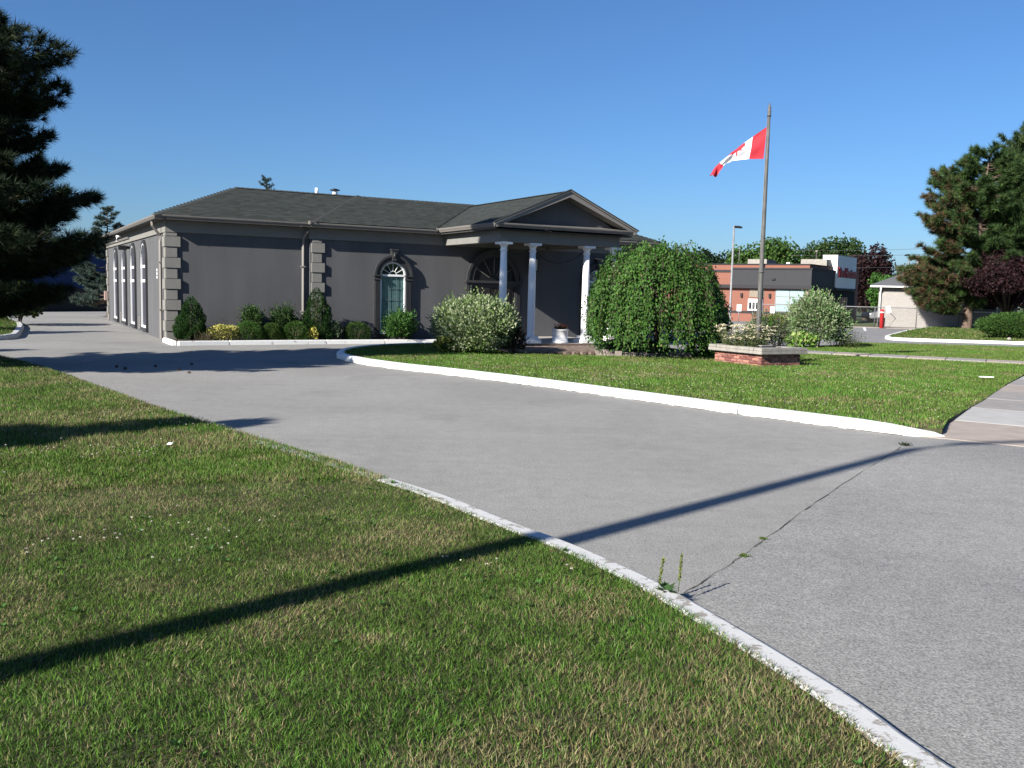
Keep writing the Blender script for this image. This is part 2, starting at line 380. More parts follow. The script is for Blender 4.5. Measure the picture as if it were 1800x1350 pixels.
def kerb(path, width, height, side, material, seg_len, label=None, root=None, taper_end=False):
    """cast kerb segments, rounded on the road side; side=+1 puts the body left of the path"""
    path = resample(smooth_path(path, 1), 0.35)
    root = root or tag(thing('kerb', None, None), kind='structure')
    cum = [0]
    for a, b in zip(path, path[1:]): cum.append(cum[-1] + math.dist(a, b))
    prof = [(0, -0.03), (0.004, height * 0.6), (0.02, height * 0.88), (0.045, height), (width - 0.02, height), (width, height * 0.9), (width, -0.03)]
    offs = [offset(path, side * p[0]) for p in prof]
    i = 0
    while i < len(path) - 1:
        j = i + 1
        while j < len(path) - 1 and cum[j] - cum[i] < seg_len: j += 1
        vs = []; npf = len(prof)
        for k in range(i, j + 1):
            sh = 0.0
            hs = 1.0
            if taper_end and cum[-1] - cum[k] < 1.0: hs = 0.12 + 0.88 * math.sqrt((cum[-1] - cum[k]) / 1.0)
            for q in range(npf):
                x, y = offs[q][k]
                if k == i and i > 0: x += (path[k + 1][0] - path[k][0]) * 0.06; y += (path[k + 1][1] - path[k][1]) * 0.06
                vs.append((x, y, prof[q][1] * hs if prof[q][1] > 0 else prof[q][1]))
        n_ = j - i + 1
        fs = [(a * npf + b, a * npf + b + 1, (a + 1) * npf + b + 1, (a + 1) * npf + b) for a in range(n_ - 1) for b in range(npf - 1)]
        fs += [tuple(range(npf)), tuple((n_ - 1) * npf + b for b in reversed(range(npf)))]
        MB().add(vs, fs).build('kerb_segment', material, root)
        i = j
    return root
kerb(LK[:13], 0.175, 0.085, 1, 'kerb_worn', 3.2, taper_end=True)
kerb([(-3.75, 11.05), (-4.1, 11.5), (-4.45, 11.95)], 0.12, 0.075, 1, 'kerb_worn', 4); kerb([(-4.75, 12.3), (-4.99, 12.6), (-5.3, 12.98)], 0.12, 0.075, 1, 'kerb_worn', 4)
LAWN_L = offset_var(smooth_path(LK, 2), 0.165, 0.03) + [(-30, 26), (-30, -6), (2.0, -6)]
sheet('lawn', LAWN_L, 0.075, 'lawn_soil', thick=0.1)

ISL = [(5.5, 11.66), (5.1, 11.7), (4.71, 12.04), (3.94, 12.86), (3.41, 13.4), (2.0, 15.1), (0.4, 17.0), (-1.42, 18.84), (-2.17, 19.44), (-2.81, 20.13), (-3.44, 20.89), (-4.04, 21.91), (-4.35, 22.77), (-4.5, 24.3), (-4.2, 25.8), (-3.5, 27.1), (-2.5, 28.1), (-1.2, 28.5)]
kerb(list(reversed(ISL)), 0.2, 0.13, 1, 'kerb', 4.6, taper_end=True)
isl_in = offset(smooth_path(list(reversed(ISL)), 1), 0.16)
LAWN_R = isl_in + [(5.97, 12.67), (7.9, 15.5), (9.67, 18.25), (11.63, 21.16), (13.62, 24.4), (20.5, 35.2), (13.2, 35.5), (11.6, 33.1), (7.5, 29.2), (4.9, 26.6), (5.0, 24.9), (2.6, 24.1), (-0.1, 24.2), (-1.2, 28.4)]
sheet('lawn', LAWN_R, 0.1, 'lawn_soil', thick=0.14)
ISL3 = [(60, 34.8), (30, 38.2), (21.67, 39.56), (19.4, 39.86), (17.6, 40.1), (16.6, 40.5), (16.5, 41.4), (17.2, 43.2), (20, 48.5), (23.03, 54.2), (28.15, 62.3), (31, 63.4)]
kerb(list(reversed(ISL3)), 0.2, 0.13, 1, 'kerb', 6)
LAWN_3 = offset(smooth_path(list(reversed(ISL3)), 1), 0.17) + [(60, 34.9), (60, 63.4)]
sheet('lawn', LAWN_3, 0.1, 'lawn_soil', thick=0.14)
ISLP = [(-30, 23.6), (-16.5, 24.9), (-14.6, 25.4), (-14.2, 26.6), (-15.11, 28.6), (-17.93, 34.2), (-20.5, 38.2), (-24, 44)]
kerb(ISLP, 0.2, 0.14, 1, 'kerb_worn', 5)
LAWN_P = offset(smooth_path(ISLP, 1), 0.17) + [(-34, 44), (-34, 24)]
sheet('lawn', LAWN_P, 0.11, 'lawn_soil', thick=0.14)

def grime(path, wmax, seed, off=0.0):
    rg = random.Random(seed); path = resample(smooth_path(path, 1), 0.09); o = offset(path, off); m = MB(); pv_ = None
    for i, (p, q) in enumerate(zip(path, offset(path, 1.0))):
        d = Vector((q[0] - p[0], q[1] - p[1])); w_ = wmax * max(0.0, rg.gauss(.35, .4)); a = Vector(o[i]) + d * .02; b = Vector(o[i]) - d * w_
        if pv_ and w_ > .002 and (a - pv_[0]).length < .3: m.add([(pv_[0].x, pv_[0].y, .0065), (a.x, a.y, .0065), (b.x, b.y, .0065), (pv_[1].x, pv_[1].y, .0065)], [(0, 1, 2, 3)])
        pv_ = (a, b)
    return tag(m.build('gutter_dirt', 'dirt'), kind='structure')
M['dirt'] = mat('road_grit', (0.075, 0.062, 0.05), 0.95, 0.4, 30)
grime(list(reversed(ISL)), .035, 1); grime(LK[1:12], .03, 2); grime([(-3.18, 10.4), (-4.1, 11.5), (-4.99, 12.6), (-6.15, 14.1), (-8.73, 17.4), (-11.39, 20.4)], .04, 3); grime(list(reversed(ISL3)), .05, 4)

# sidewalk slabs and the path across the lawn
walk = tag(thing('sidewalk', None, None), kind='structure')
sd = Vector((0.565, 0.825)).normalized(); sn = Vector((sd.y, -sd.x))
p0 = Vector((5.2, 11.72)); t = -0.03
for k, (L, mk) in enumerate([(1.75, 'slab1'), (1.6, 'slab2'), (1.7, 'slab3'), (1.65, 'slab3'), (1.7, 'slab1'), (1.7, 'slab3'), (1.7, 'slab2'), (1.7, 'slab3'), (1.7, 'slab1'), (1.7, 'slab3'), (1.7, 'slab3'), (1.7, 'slab1'), (1.7, 'slab3'), (1.7, 'slab2')]):
    a = p0 + sd * t; b = p0 + sd * (t + L - 0.015)
    q = [a, a + sn * 1.9, b + sn * 1.9, b]
    za, zb = (0.012, 0.05) if k == 0 else (0.052, 0.09) if k == 1 else (0.092 + .004 * (k % 2),) * 2
    zs = (za, za, zb, zb)
    MB().add([(v.x, v.y, z - .1) for v, z in zip(q, zs)] + [(v.x, v.y, z) for v, z in zip(q, zs)], [(0, 3, 2, 1), (4, 5, 6, 7), (0, 1, 5, 4), (1, 2, 6, 5), (2, 3, 7, 6), (3, 0, 4, 7)]).build('slab', mk, walk, 0.006); t += L
pth = tag(thing('path', None, None), kind='structure')
P0, P1 = Vector((8.6, 27.9)), Vector((13.9, 25.1)); pd = (P1 - P0).normalized(); pn = Vector((-pd.y, pd.x)); L = (P1 - P0).length
for k in range(6):
    a = P0 + pd * (k * L / 6); b = P0 + pd * ((k + 1) * L / 6 - 0.02)
    MB().prism([(v.x, v.y) for v in (a - pn * .5, b - pn * .5, b + pn * .55, a + pn * .55)], 'z', 0.04, 0.15).build('slab', ('slab3', 'slab1')[k % 2], pth, 0.005)

# ------------------------------------------------------------------ the grey commercial building (local axes: x along the front, y into depth)
BX, BY, BROT = -10.094, 27.233, rad(90) - 1.06602
BL, BD, EO, EZ = 17.15, 16.45, 0.378, 3.657
PB0, PB1, PD = 8.73, 13.03, 4.13           # porch beam ends and projection
bld = thing('commercial_building', 'low grey stucco building with white columned porch and hipped shingle roof', 'building', (BX, BY, 0), BROT)
def B2W(u, v, z=0.0):
    c, s = math.cos(BROT), math.sin(BROT); return Vector((BX + u * c - v * s, BY + u * s + v * c, z))
SEAM = 4.2; FV = -0.12                    # right-hand front section stands 12 cm forward
w = MB(); w.prism([(0, 0), (SEAM, 0), (SEAM, FV), (BL, FV), (BL, BD), (0, BD)], 'z', -0.05, 3.5); wall = w.build('wall', 'stucco', bld)
f = MB()
f.prism([(-0.05, -0.05), (SEAM - .05, -0.05), (SEAM - .05, FV - .05), (BL + .05, FV - .05), (BL + .05, BD + .05), (-.05, BD + .05)], 'z', 3.18, 3.52)
f.build('frieze', 'trim', bld)
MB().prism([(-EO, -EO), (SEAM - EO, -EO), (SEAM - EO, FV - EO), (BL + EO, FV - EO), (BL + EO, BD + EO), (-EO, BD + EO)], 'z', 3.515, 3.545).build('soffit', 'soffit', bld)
def gutter(parent, a, b, out, z=EZ, h=0.125, d=0.115):
    """ogee gutter from a to b (plan points), projecting in direction out"""
    a, b, out = Vector(a), Vector(b), Vector(out)
    prof = [(0, z - h + .005), (d * .55, z - h), (d * .7, z - h * .7), (d * .95, z - h * .35), (d, z - .012), (d, z), (d * .86, z), (d * .8, z - .03), (0, z - .03)]
    vs = [(*(p + out * q[0]), q[1]) for p in (a, b) for q in prof]; n = len(prof)
    return MB().add(vs, [(i, (i + 1) % n, n + (i + 1) % n, n + i) for i in range(n)] + [tuple(range(n)), tuple(range(n, 2 * n))]).build('gutter', 'gutter', parent)
go = EO - 0.115
gutter(bld, (-EO, -go), (SEAM - EO + .3, -go), (0, -1))
gutter(bld, (SEAM - EO + .31, FV - go), (PB0 - EO + .02, FV - go), (0, -1))
gutter(bld, (PB1 + EO, FV - go), (BL + EO, FV - go), (0, -1))
gutter(bld, (-go, -EO + .118), (-go, BD + EO), (-1, 0))
gutter(bld, (BL + go, FV - EO + .118), (BL + go, BD + EO), (1, 0))
PE = PD + 0.4
gutter(bld, (PB0 - go, FV - EO - .02), (PB0 - go, -PE), (-1, 0), z=3.70)
gutter(bld, (PB1 + go, FV - EO - .02), (PB1 + go, -PE), (1, 0), z=3.70)
gutter(bld, (PB0 - EO, -PE + .115), (PB1 + EO, -PE + .115), (0, -1), z=3.70)
box('fascia_board', 'gutter', bld, PB0 - go + .003, PB0 - go + .03, -PE + .2, FV - EO, 3.53, 3.575)
box('gutter_end_cap', 'gutter', bld, SEAM - EO + .235, SEAM - EO + .3, FV - EO - .03, FV - EO + .12, EZ - .06, EZ + .05, 0.012)
box('gutter_end_cap', 'gutter', bld, PB0 - EO - .05, PB0 - EO + .02, FV - EO - .03, FV - EO + .1, EZ - .02, EZ + .06, 0.012)
# roof planes under the shingles
SL = 0.41; RUN = 2.88; TOPZ = EZ + SL * RUN
x0, x1, y0, y1 = -EO, BL + EO, -EO, BD + EO; fy = FV - EO
def roof_poly(pts): return MB().add(pts, [tuple(range(len(pts)))])
rf = MB(); dz = -0.012
rf.add([(x0, y0, EZ + dz), (SEAM, y0, EZ + dz), (SEAM, fy, EZ + dz), (x1, fy, EZ + dz), (x1, y1, EZ + dz), (x0, y1, EZ + dz),
        (x0 + RUN, y0 + RUN, TOPZ + dz), (x1 - RUN, y0 + RUN, TOPZ + dz), (x1 - RUN, y1 - RUN, TOPZ + dz), (x0 + RUN, y1 - RUN, TOPZ + dz)],
       [(0, 1, 6), (1, 2, 3, 7, 6), (3, 4, 8, 7), (4, 5, 9, 8), (5, 0, 6, 9), (6, 7, 8, 9)])
PC = (PB0 + PB1) / 2; PHALF = PB1 + EO - PC; PRZ = 4.765; PSL = (PRZ - 3.70) / PHALF
vr = (PRZ - EZ) / SL - EO
rf.add([(PB0 - EO, -PE, 3.69), (PC, -PE, PRZ - .012), (PB1 + EO, -PE, 3.69), (PB0 - EO, fy, 3.69), (PC, vr, PRZ - .012), (PB1 + EO, fy, 3.69)],
       [(0, 3, 4, 1), (2, 1, 4, 5)])
roof = rf.build('roof', 'fascia', bld)
# shingles: courses of tabs with their own butt edge
rgs = np.random.default_rng(11)
def shingles(name, P, eu, es, rows, expo, rng_fn, parent, lift=0.0, cbase=(0.033, 0.0375, 0.0345)):
    P, eu, es = (np.array(q, float) for q in (P, eu, es)); nn = np.cross(eu, es); nn = nn if nn[2] > 0 else -nn
    co, lo, st, cl = [], [], [], []; vb = lb = 0
    for r in range(rows):
        s = r * expo
        for ua, ub in rng_fn(s):
            u = ua
            while u < ub - 0.02:
                wd = min(rgs.uniform(0.14, 0.3), ub - u); th = (0.004, 0.008)[int(rgs.random() < 0.5)] + lift; e1 = min(u + wd, ub)
                d = rgs.uniform(-0.003, 0.003)
                q = [P + eu * u + es * (s + d) + nn * th, P + eu * e1 + es * (s + d) + nn * th, P + eu * e1 + es * (s + expo + .02) + nn * (.0008 + lift), P + eu * u + es * (s + expo + .02) + nn * (.0008 + lift),
                     P + eu * u + es * (s + d), P + eu * e1 + es * (s + d)]
                co += q; lo += [vb, vb + 1, vb + 2, vb + 3, vb + 4, vb + 5, vb + 1, vb, vb + 4, vb, vb + 3, vb + 5, vb + 2, vb + 1]; st += [lb, lb + 4, lb + 8, lb + 11]
                c = np.array(cbase) * rgs.choice((0.84, 0.97, 1.03, 1.16)) * (np.array((1, 1, 1)) + rgs.uniform(-.04, .04, 3)); cl += [c] * 6; vb += 6; lb += 14; u += wd
    o = raw_mesh(name, np.array(co), np.array(lo), np.array(st), np.array(cl), 'shingle', parent); o['kind'] = 'stuff'; return o
es_f = np.array((0, 1, SL)) / math.hypot(1, SL); smax = RUN * math.hypot(1, SL); k_ = 1 / math.hypot(1, SL)
def seam_u(s): return SEAM + (s * k_) * (2.45 / RUN)
EXPO = 0.13
def front_ranges(s, left):
    v = s * k_
    if left: return [(v, seam_u(s) + EO)]
    a = seam_u(s) + EO; b = BL + 2 * EO - v
    va = PB0 - EO + (v - 0.14) * SL / PSL * 1.0 + EO; vb_ = PB1 + EO - (v - 0.14) * SL / PSL + EO
    if v < vr + EO and vb_ > va: return [(a, va + .1), (vb_ - .1, b)]
    return [(a, b)]
nrow = int(smax / EXPO)
shingles('shingles', (x0, y0, EZ), (1, 0, 0), es_f, nrow, EXPO, lambda s: front_ranges(s, True), roof)
shingles('shingles', (x0, fy, EZ + 0.012), (1, 0, 0), np.array((0, 1, SL - .005)) / math.hypot(1, SL), nrow, EXPO, lambda s: front_ranges(s, False), roof, 0.012)
es_p = np.array((1, 0, PSL)) / math.hypot(1, PSL); pmax = PHALF * math.hypot(1, PSL)
def porch_rng(s):
    u = s / math.hypot(1, PSL); vend = fy + u * PSL / SL
    return [(0, vend + PE + 0.05)]
shingles('shingles', (PB0 - EO, -PE, 3.70), (0, 1, 0), es_p, int(pmax / EXPO) , EXPO, porch_rng, roof)
shingles('shingles', (PB1 + EO, -PE, 3.70), (0, 1, 0), es_p * np.array((-1, 1, 1)), int(pmax / EXPO), EXPO, porch_rng, roof)
def cap_strip(a, b, wdt=0.12, h=0.03):
    a, b = Vector(a), Vector(b); d = b - a; n = max(2, int(d.length / 0.18)); side = d.cross(Vector((0, 0, 1))).normalized() * wdt
    m = MB()
    for k in range(n):
        p = a.lerp(b, k / n); q = a.lerp(b, (k + 1.15) / n); up = Vector((0, 0, h)); up2 = Vector((0, 0, h * .55)); dn = Vector((0, 0, -.035))
        m.add([p - side + dn + up2, p + up, p + side + dn + up2, q - side + dn + up2, q + up2, q + side + dn + up2], [(0, 1, 4, 3), (1, 2, 5, 4), (0, 2, 1)])
    return m.build('ridge_cap', 'roof_grey', roof)
M['roof_grey'] = mat('cap_shingle', (0.036, 0.04, 0.038), 0.9, 0.2, 20)
cap_strip((x0, y0, EZ), (x0 + RUN, y0 + RUN, TOPZ), 0.12, 0.014); cap_strip((x1, fy, EZ), (x1 - RUN, y0 + RUN, TOPZ))
cap_strip((x0 + RUN, y0 + RUN, TOPZ), (x1 - RUN, y0 + RUN, TOPZ), 0.1); cap_strip((PC, -PE, PRZ), (PC, vr, PRZ))
cap_strip((SEAM - .0, fy + .02, EZ + .02), (SEAM + 2.45, y0 + RUN, TOPZ + .02), 0.1, 0.05)
# roof vents
vp = B2W(2.7, 3.1); 
for (u, v, r, h, nm) in ((5.35, 3.0, 0.055, 0.26, 'vent_pipe'), (6.0, 3.0, 0.0, 0.27, 'roof_vent')):
    m = MB()
    if r: m.lathe([(r, 0), (r, h), (r * .7, h), (r * .7, h - .03)], (u, v, TOPZ - .02), 12)
    else: m.lathe([(.11, 0), (.075, .2), (.075, .22)], (u, v, TOPZ - .02), 12)
    o = m.build(nm, 'white', bld)
    if not r: MB().lathe([(.17, .22), (.17, .245), (.03, .29)], (u, v, TOPZ - .02), 14).build('vent_cap', 'black', o)
# quoins
def quoin_column(u0, base_v, n, side_face, first_w):
    z = 3.168
    for k in range(n):
        wide = (k % 2 == 1) if k else False
        h = 0.306 if k else 0.11
        wd = 0.375 if wide else 0.285; pr = 0.075 if wide else 0.05
        xa = u0 - (pr if side_face else 0.055 if wide else .03)
        box('quoin', 'trim', bld, xa, u0 + wd, base_v - pr, base_v + (0.36 if side_face and not wide else 0.44 if side_face else 0.08), z - h + .006, z, 0.012)
        z -= h
        if z < 0.15: break
    if z > 0.02: box('quoin', 'trim', bld, u0 - (.05 if side_face else .03), u0 + .285, base_v - .05, base_v + (.36 if side_face else .08), -.02, z, 0.012)
quoin_column(0.0, 0.0, 12, True, 0)
quoin_column(SEAM + 0.08, FV, 12, False, 0)
for k in range(10): box('quoin', 'trim', bld, -(.075 if k % 2 else .05), .2, BD - .4, BD + .06, .02 + k * .31, .02 + k * .31 + .3, 0.012)
# downspouts
def downspout(pts, wd=0.075, dp=0.06):
    MB().tube(pts, wd * .6, 4, False).build('downspout', 'gutter', bld)
downspout([(SEAM - .12, -.3, 3.53), (SEAM - .12, -.3, 3.42), (SEAM - .2, -.1, 3.2), (SEAM - .2, -.05, 3.05), (SEAM - .2, -.05, 0.05)])
downspout([(-.31, .62, 3.55), (-.31, .62, 3.38), (-.08, .72, 3.1), (-.08, .72, 2.9), (-.08, .72, 0.05)])
for z in (0.9, 2.3):
    box('downspout_strap', 'gutter', bld, SEAM - .27, SEAM - .13, -.1, -.0, z, z + .04); box('downspout_strap', 'gutter', bld, -.13, 0, .65, .79, z, z + .04)
# side windows: narrow arched, dark surround, white frame
def arch_pts(hw, zs, n=12): return [(hw * math.cos(math.pi * k / n), zs + hw * math.sin(math.pi * k / n)) for k in range(n + 1)]
def ring(outer, inner): 
    """faces between two open outlines of equal length, as list of quads in 2-D"""
    return [(outer[i], outer[i + 1], inner[i + 1], inner[i]) for i in range(len(outer) - 1)]
def arch_frame(m, axis, c, o_hw, i_hw, zs, zb, a, b, n=14):
    """arch shaped frame in the plane across `axis`, centred at c, from depth a to b"""
    O = [(o_hw, zb)] + arch_pts(o_hw, zs, n) + [(-o_hw, zb)]; I = [(i_hw, zb)] + arch_pts(i_hw, zs, n) + [(-i_hw, zb)]
    for q in ring(O, I):
        m.prism([(c + p[0], p[1]) for p in q], axis, a, b)
    return m
for v in (4.68, 7.5, 10.25, 13.1):
    fr = arch_frame(MB(), 'x', v, 0.68, 0.56, 2.44, 0.2, -0.07, 0.02).build('window', 'darktrim', bld)
    box('sill', 'darktrim', fr, -0.09, 0, v - .7, v + .7, 0.1, 0.2)
    arch_frame(MB(), 'x', v, 0.558, 0.53, 2.44, 0.2, -0.064, -0.004).build('frame', 'whiteframe', fr)
    for za, zb in ((2.2, 2.29), (1.72, 1.81), (.2, .28)): box('mullion', 'whiteframe', fr, -.03, -.006, v - .53, v + .53, za, zb)
    P = [(v + p[0], p[1]) for p in [(.53, .2)] + arch_pts(.53, 2.44, 12) + [(-.53, .2)]]
    MB().prism(P, 'x', -.012, -.006).build('pane', M['sidepane'] if 'sidepane' in M else M.setdefault('sidepane', mat('grey_pane', (0.05, 0.052, 0.066), 0.9, 0.25, 1.2, spec=0.0)), fr)
for v in (6.1, 11.6):
    m = MB()
    for k in range(5): m.box(-.02, 0.0, v - .27, v + .27, .12 + k * .085, .12 + k * .085 + .05)
    m.build('wall_vent', 'gutter', bld)
m = MB()
for k in range(3): m.box(-.012, 0, 1.86, 1.98, 1.84 + k * .11, 1.84 + k * .11 + .085)
m.build('wall_plaque', 'whiteframe', bld)
lt = MB().box(-.42, -.14, 8.2, 8.5, 2.88, 3.03).box(-.14, 0, 8.28, 8.4, 2.92, 3.02).build('wall_light', 'black', bld, 0.01)
MB().tube([(-.2, 9.6, 3.42), (-.34, 9.6, 3.42), (-.34, 9.6, 3.22)], .045, 8).build('vent_pipe', 'white', bld)
MB().tube([(-.12, 8.2, 3.33), (-.12, 16.2, 3.33)], .02, 6).build('conduit', 'gutter', bld)
box('utility_box', 'pink', bld, -.2, -.08, 16.05, 16.3, .9, 1.3)

# front arched windows
def front_window(c):
    wv = FV
    su = arch_frame(MB(), 'y', c, 0.63, 0.44, 2.13, 2.13, wv - .13, wv + .01, 18)
    arch_frame(su, 'y', c, 0.66, 0.59, 2.13, 2.13, wv - .17, wv - .1, 18); arch_frame(su, 'y', c, 0.475, 0.435, 2.13, 2.13, wv - .15, wv - .1, 18)
    win = su.build('window', 'darktrim', bld)
    for s in (-1, 1):
        pc = c + s * .54
        p = MB().box(pc - .1, pc + .1, wv - .1, wv + .01, 0.1, 1.98)
        for k in (-1.5, -.5, .5, 1.5): p.box(pc + k * .042 - .011, pc + k * .042 + .011, wv - .122, wv - .1, 0.35, 1.93)
        p.build('pilaster', 'darktrim', win)
        q = MB().box(pc - .125, pc + .125, wv - .15, wv, 1.98, 2.05).box(pc - .105, pc + .105, wv - .125, wv, 2.05, 2.1).box(pc - .14, pc + .14, wv - .19, wv, 2.1, 2.14)
        q.build('capital', 'darktrim', win)
    MB().prism([(c - .1, 2.98), (c + .1, 2.98), (c + .06, 2.6), (c - .06, 2.6)], 'y', wv - .21, wv - .02).box(c - .12, c + .12, wv - .23, wv - .02, 2.93, 2.98).lathe([(.03, 0), (.045, .06), (.02, .16)], (c, wv - .21, 2.7), 8).build('keystone', 'darktrim', win)
    box('curtain', 'curtain', win, c - .43, c + .43, wv - .012, wv - .004, .3, 2.1)
    cu = MB()
    for k in range(14):
        a = c - .43 + k * .0614; cu.add([(a, wv - .014, .3), (a + .03, wv - .017, .3), (a + .0614, wv - .014, .3), (a, wv - .014, 2.1), (a + .03, wv - .017, 2.1), (a + .0614, wv - .014, 2.1)], [(0, 1, 4, 3), (1, 2, 5, 4)])
    cu.build('curtain', 'curtain', win)
    MB().prism([(c + p[0], p[1]) for p in arch_pts(.435, 2.14, 16)], 'y', wv - .012, wv - .004).build('fanlight_backing', 'darkroom', win)
    fr = arch_frame(MB(), 'y', c, .437, .39, 2.13, 0.3, wv - .075, wv - .01, 16); fr.box(c - .4, c + .4, wv - .08, wv - .012, 2.1, 2.165); fr.box(c - .43, c + .43, wv - .075, wv - .01, .25, .33)
    frm = fr.build('frame', 'whiteframe', win)
    mu = MB()
    for k in range(1, 6):
        a = math.pi * k / 6; d = Vector((math.cos(a), 0, math.sin(a)))
        mu.tube([Vector((c, wv - .06, 2.14)) + d * .12, Vector((c, wv - .06, 2.14)) + d * .4], .009, 4, False)
    arch_frame(mu, 'y', c, .13, .115, 2.15, 2.15, wv - .068, wv - .052, 8)
    mu.build('muntin', 'whiteframe', win)
    gr = MB()
    for x in (-.1, .1): gr.box(c + x * 1.35 - .006, c + x * 1.35 + .006, wv - .056, wv - .048, .3, 2.1)
    for z in (.62, .99, 1.36, 1.73): gr.box(c - .39, c + .39, wv - .057, wv - .047, z - .006, z + .006)
    gr.build('muntin', M.setdefault('munt', mat('dark_teal_muntin', (0.09, 0.13, 0.14), 0.5)), win)
    P = [(c + p[0], p[1]) for p in [(.395, .3)] + arch_pts(.395, 2.13, 12) + [(-.395, .3)]]
    MB().prism(P, 'y', wv - .046, wv - .042).build('pane', 'glass', win)
front_window(6.92); front_window(14.86)

# entrance: dark double door in arched surround
dc = 10.62; wv = FV
dr = MB(); dr.box(dc - .82, dc + .82, wv - .03, wv + .01, .15, 2.0); door = dr.build('entrance_door', 'door', bld)
for s in (-1, 1):
    box('leaf', 'door', door, dc + s * .4 - .385, dc + s * .4 + .385, wv - .06, wv - .03, .18, 1.96, .008)
    for za, zb in ((.3, .85), (1.0, 1.85)): box('panel', 'door', door, dc + s * .4 - .25, dc + s * .4 + .25, wv - .085, wv - .06, za, zb, .015)
    MB().lathe([(.02, 0), (.02, .22)], (dc + s * .07, wv - .1, 1.05), 8).build('handle', 'grey_metal', door)
    p = MB().box(dc + s * .93 - .11, dc + s * .93 + .11, wv - .1, wv, .15, 1.95)
    for k in (-1, 0, 1): p.box(dc + s * .93 + k * .055 - .016, dc + s * .93 + k * .055 + .016, wv - .125, wv - .1, .4, 1.9)
    p.build('pilaster', 'darktrim', door)
MB().box(dc - 1.1, dc + 1.1, wv - .17, wv, 1.98, 2.06).box(dc - 1.06, dc + 1.06, wv - .13, wv, 1.93, 1.98).box(dc - 1.0, dc + 1.0, wv - .1, wv, 1.85, 1.93).build('transom', 'darktrim', door)
ar = arch_frame(MB(), 'y', dc, 1.03, .8, 2.06, 2.06, wv - .12, wv, 20); arch_frame(ar, 'y', dc, 1.07, .98, 2.06, 2.06, wv - .16, wv - .1, 20); ar.build('arch', 'darktrim', door)
MB().prism([(dc + p[0], p[1]) for p in arch_pts(.8, 2.06, 18)], 'y', wv - .03, wv - .02).build('fanlight', 'darkroom', door)
MB().prism([(dc + p[0], p[1]) for p in arch_pts(.79, 2.06, 18)], 'y', wv - .05, wv - .046).build('pane', M.setdefault('dark_pane', mat('dark_pane', (.01, .011, .013), .25, spec=.15)), door)
mu = MB()
for k in range(1, 6):
    a = math.pi * k / 6; d = Vector((math.cos(a), 0, math.sin(a))); o_ = Vector((dc, wv - .06, 2.07)); mu.tube([o_ + d * .2, o_ + d * .78], .012, 4, False)
mu.build('muntin', 'gutter', door)
# wall lantern by the door
ln = MB().box(12.0, 12.24, wv - .3, wv - .06, 2.42, 2.46).box(12.0, 12.24, wv - .3, wv - .06, 2.84, 2.88).prism([(12.0, 2.88), (12.24, 2.88), (12.12, 3.0)], 'y', wv - .28, wv - .08).box(12.09, 12.15, wv - .08, wv, 2.6, 2.7)
for a in (12.0, 12.22):
    for b in (wv - .3, wv - .08): ln.box(a, a + .02, b, b + .02, 2.46, 2.84)
lan = ln.build('lantern', 'black', bld)
box('lantern_glass', M.setdefault('frost', mat('frosted_glass', (0.5, 0.5, 0.5), 0.3)), lan, 12.025, 12.215, wv - .275, wv - .085, 2.46, 2.84)

# porch: stoop, beams, ceiling, gable, columns
st_ = MB().prism([(8.3, FV - .01), (8.3, -4.28), (13.55, -4.28), (13.55, FV - .01)], 'z', -.02, .15).build('stoop', 'stoop', bld, 0.01)
pb = MB()
for k in range(24): 
    a = 8.32 + k * .2175; pb.box(a, a + .2, -4.37, -4.285, -.02, .145 + .004 * (k % 2))
pb.build('brick_edging', 'paver', st_)
bm_ = MB().box(PB0, PB1, -PD, -PD + .3, 3.18, 3.53).box(PB0, PB0 + .3, -PD + .303, FV - .055, 3.18, 3.53).box(PB1 - .3, PB1, -PD + .303, FV - .055, 3.18, 3.53)
bm_.build('porch_beam', 'trim', bld)
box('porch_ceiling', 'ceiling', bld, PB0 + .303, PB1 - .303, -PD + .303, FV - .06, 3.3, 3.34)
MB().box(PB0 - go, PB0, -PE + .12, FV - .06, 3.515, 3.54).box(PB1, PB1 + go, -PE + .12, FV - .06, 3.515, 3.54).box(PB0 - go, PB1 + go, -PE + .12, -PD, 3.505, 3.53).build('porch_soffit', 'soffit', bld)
gv = -PD + 0.02
MB().prism([(PB0 - .1, 3.6), (PB1 + .1, 3.6), (PC, PRZ - .12)], 'y', gv, gv + .06).build('gable_wall', 'stucco', bld)
MB().add([(PB0 - EO + .02, -PE + .03, 3.692), (PB1 + EO - .02, -PE + .03, 3.692), (PB1 + .12, gv - .005, 3.76), (PB0 - .12, gv - .005, 3.76), (PB0 - EO + .02, -PE + .03, 3.66), (PB1 + EO - .02, -PE + .03, 3.66), (PB1 + .12, gv - .005, 3.66), (PB0 - .12, gv - .005, 3.66)],
         [(0, 1, 2, 3), (4, 7, 6, 5), (0, 4, 5, 1), (2, 6, 7, 3), (0, 3, 7, 4), (1, 5, 6, 2)]).build('gable_flashing', 'gutter', bld)
rk = MB()
for s in (-1, 1):
    e = PC + s * (PHALF + .0); a = 0.15
    rk.prism([(e, 3.71), (PC, PRZ - .02), (PC, PRZ - .02 - a * 1.1), (e - s * .33, 3.705)], 'y', -PE + .005, -PE + .05)
rk.build('rake_board', 'gutter', bld)
sk = MB()
for s in (-1, 1):
    e = PC + s * (PHALF - .34)
    sk.add([(e, -PE + .05, 3.70), (PC, -PE + .05, PRZ - .17), (PC, gv, PRZ - .17), (e, gv, 3.70)], [(0, 1, 2, 3)])
    sk.prism([(PC + s * (PHALF + .03), 3.69), (PC, PRZ + .03), (PC, PRZ - .02), (PC + s * (PHALF + .0), 3.66)], 'y', -PE - .03, -PE + .02)
sk.build('rake_soffit', 'gutter', bld)
er = MB()
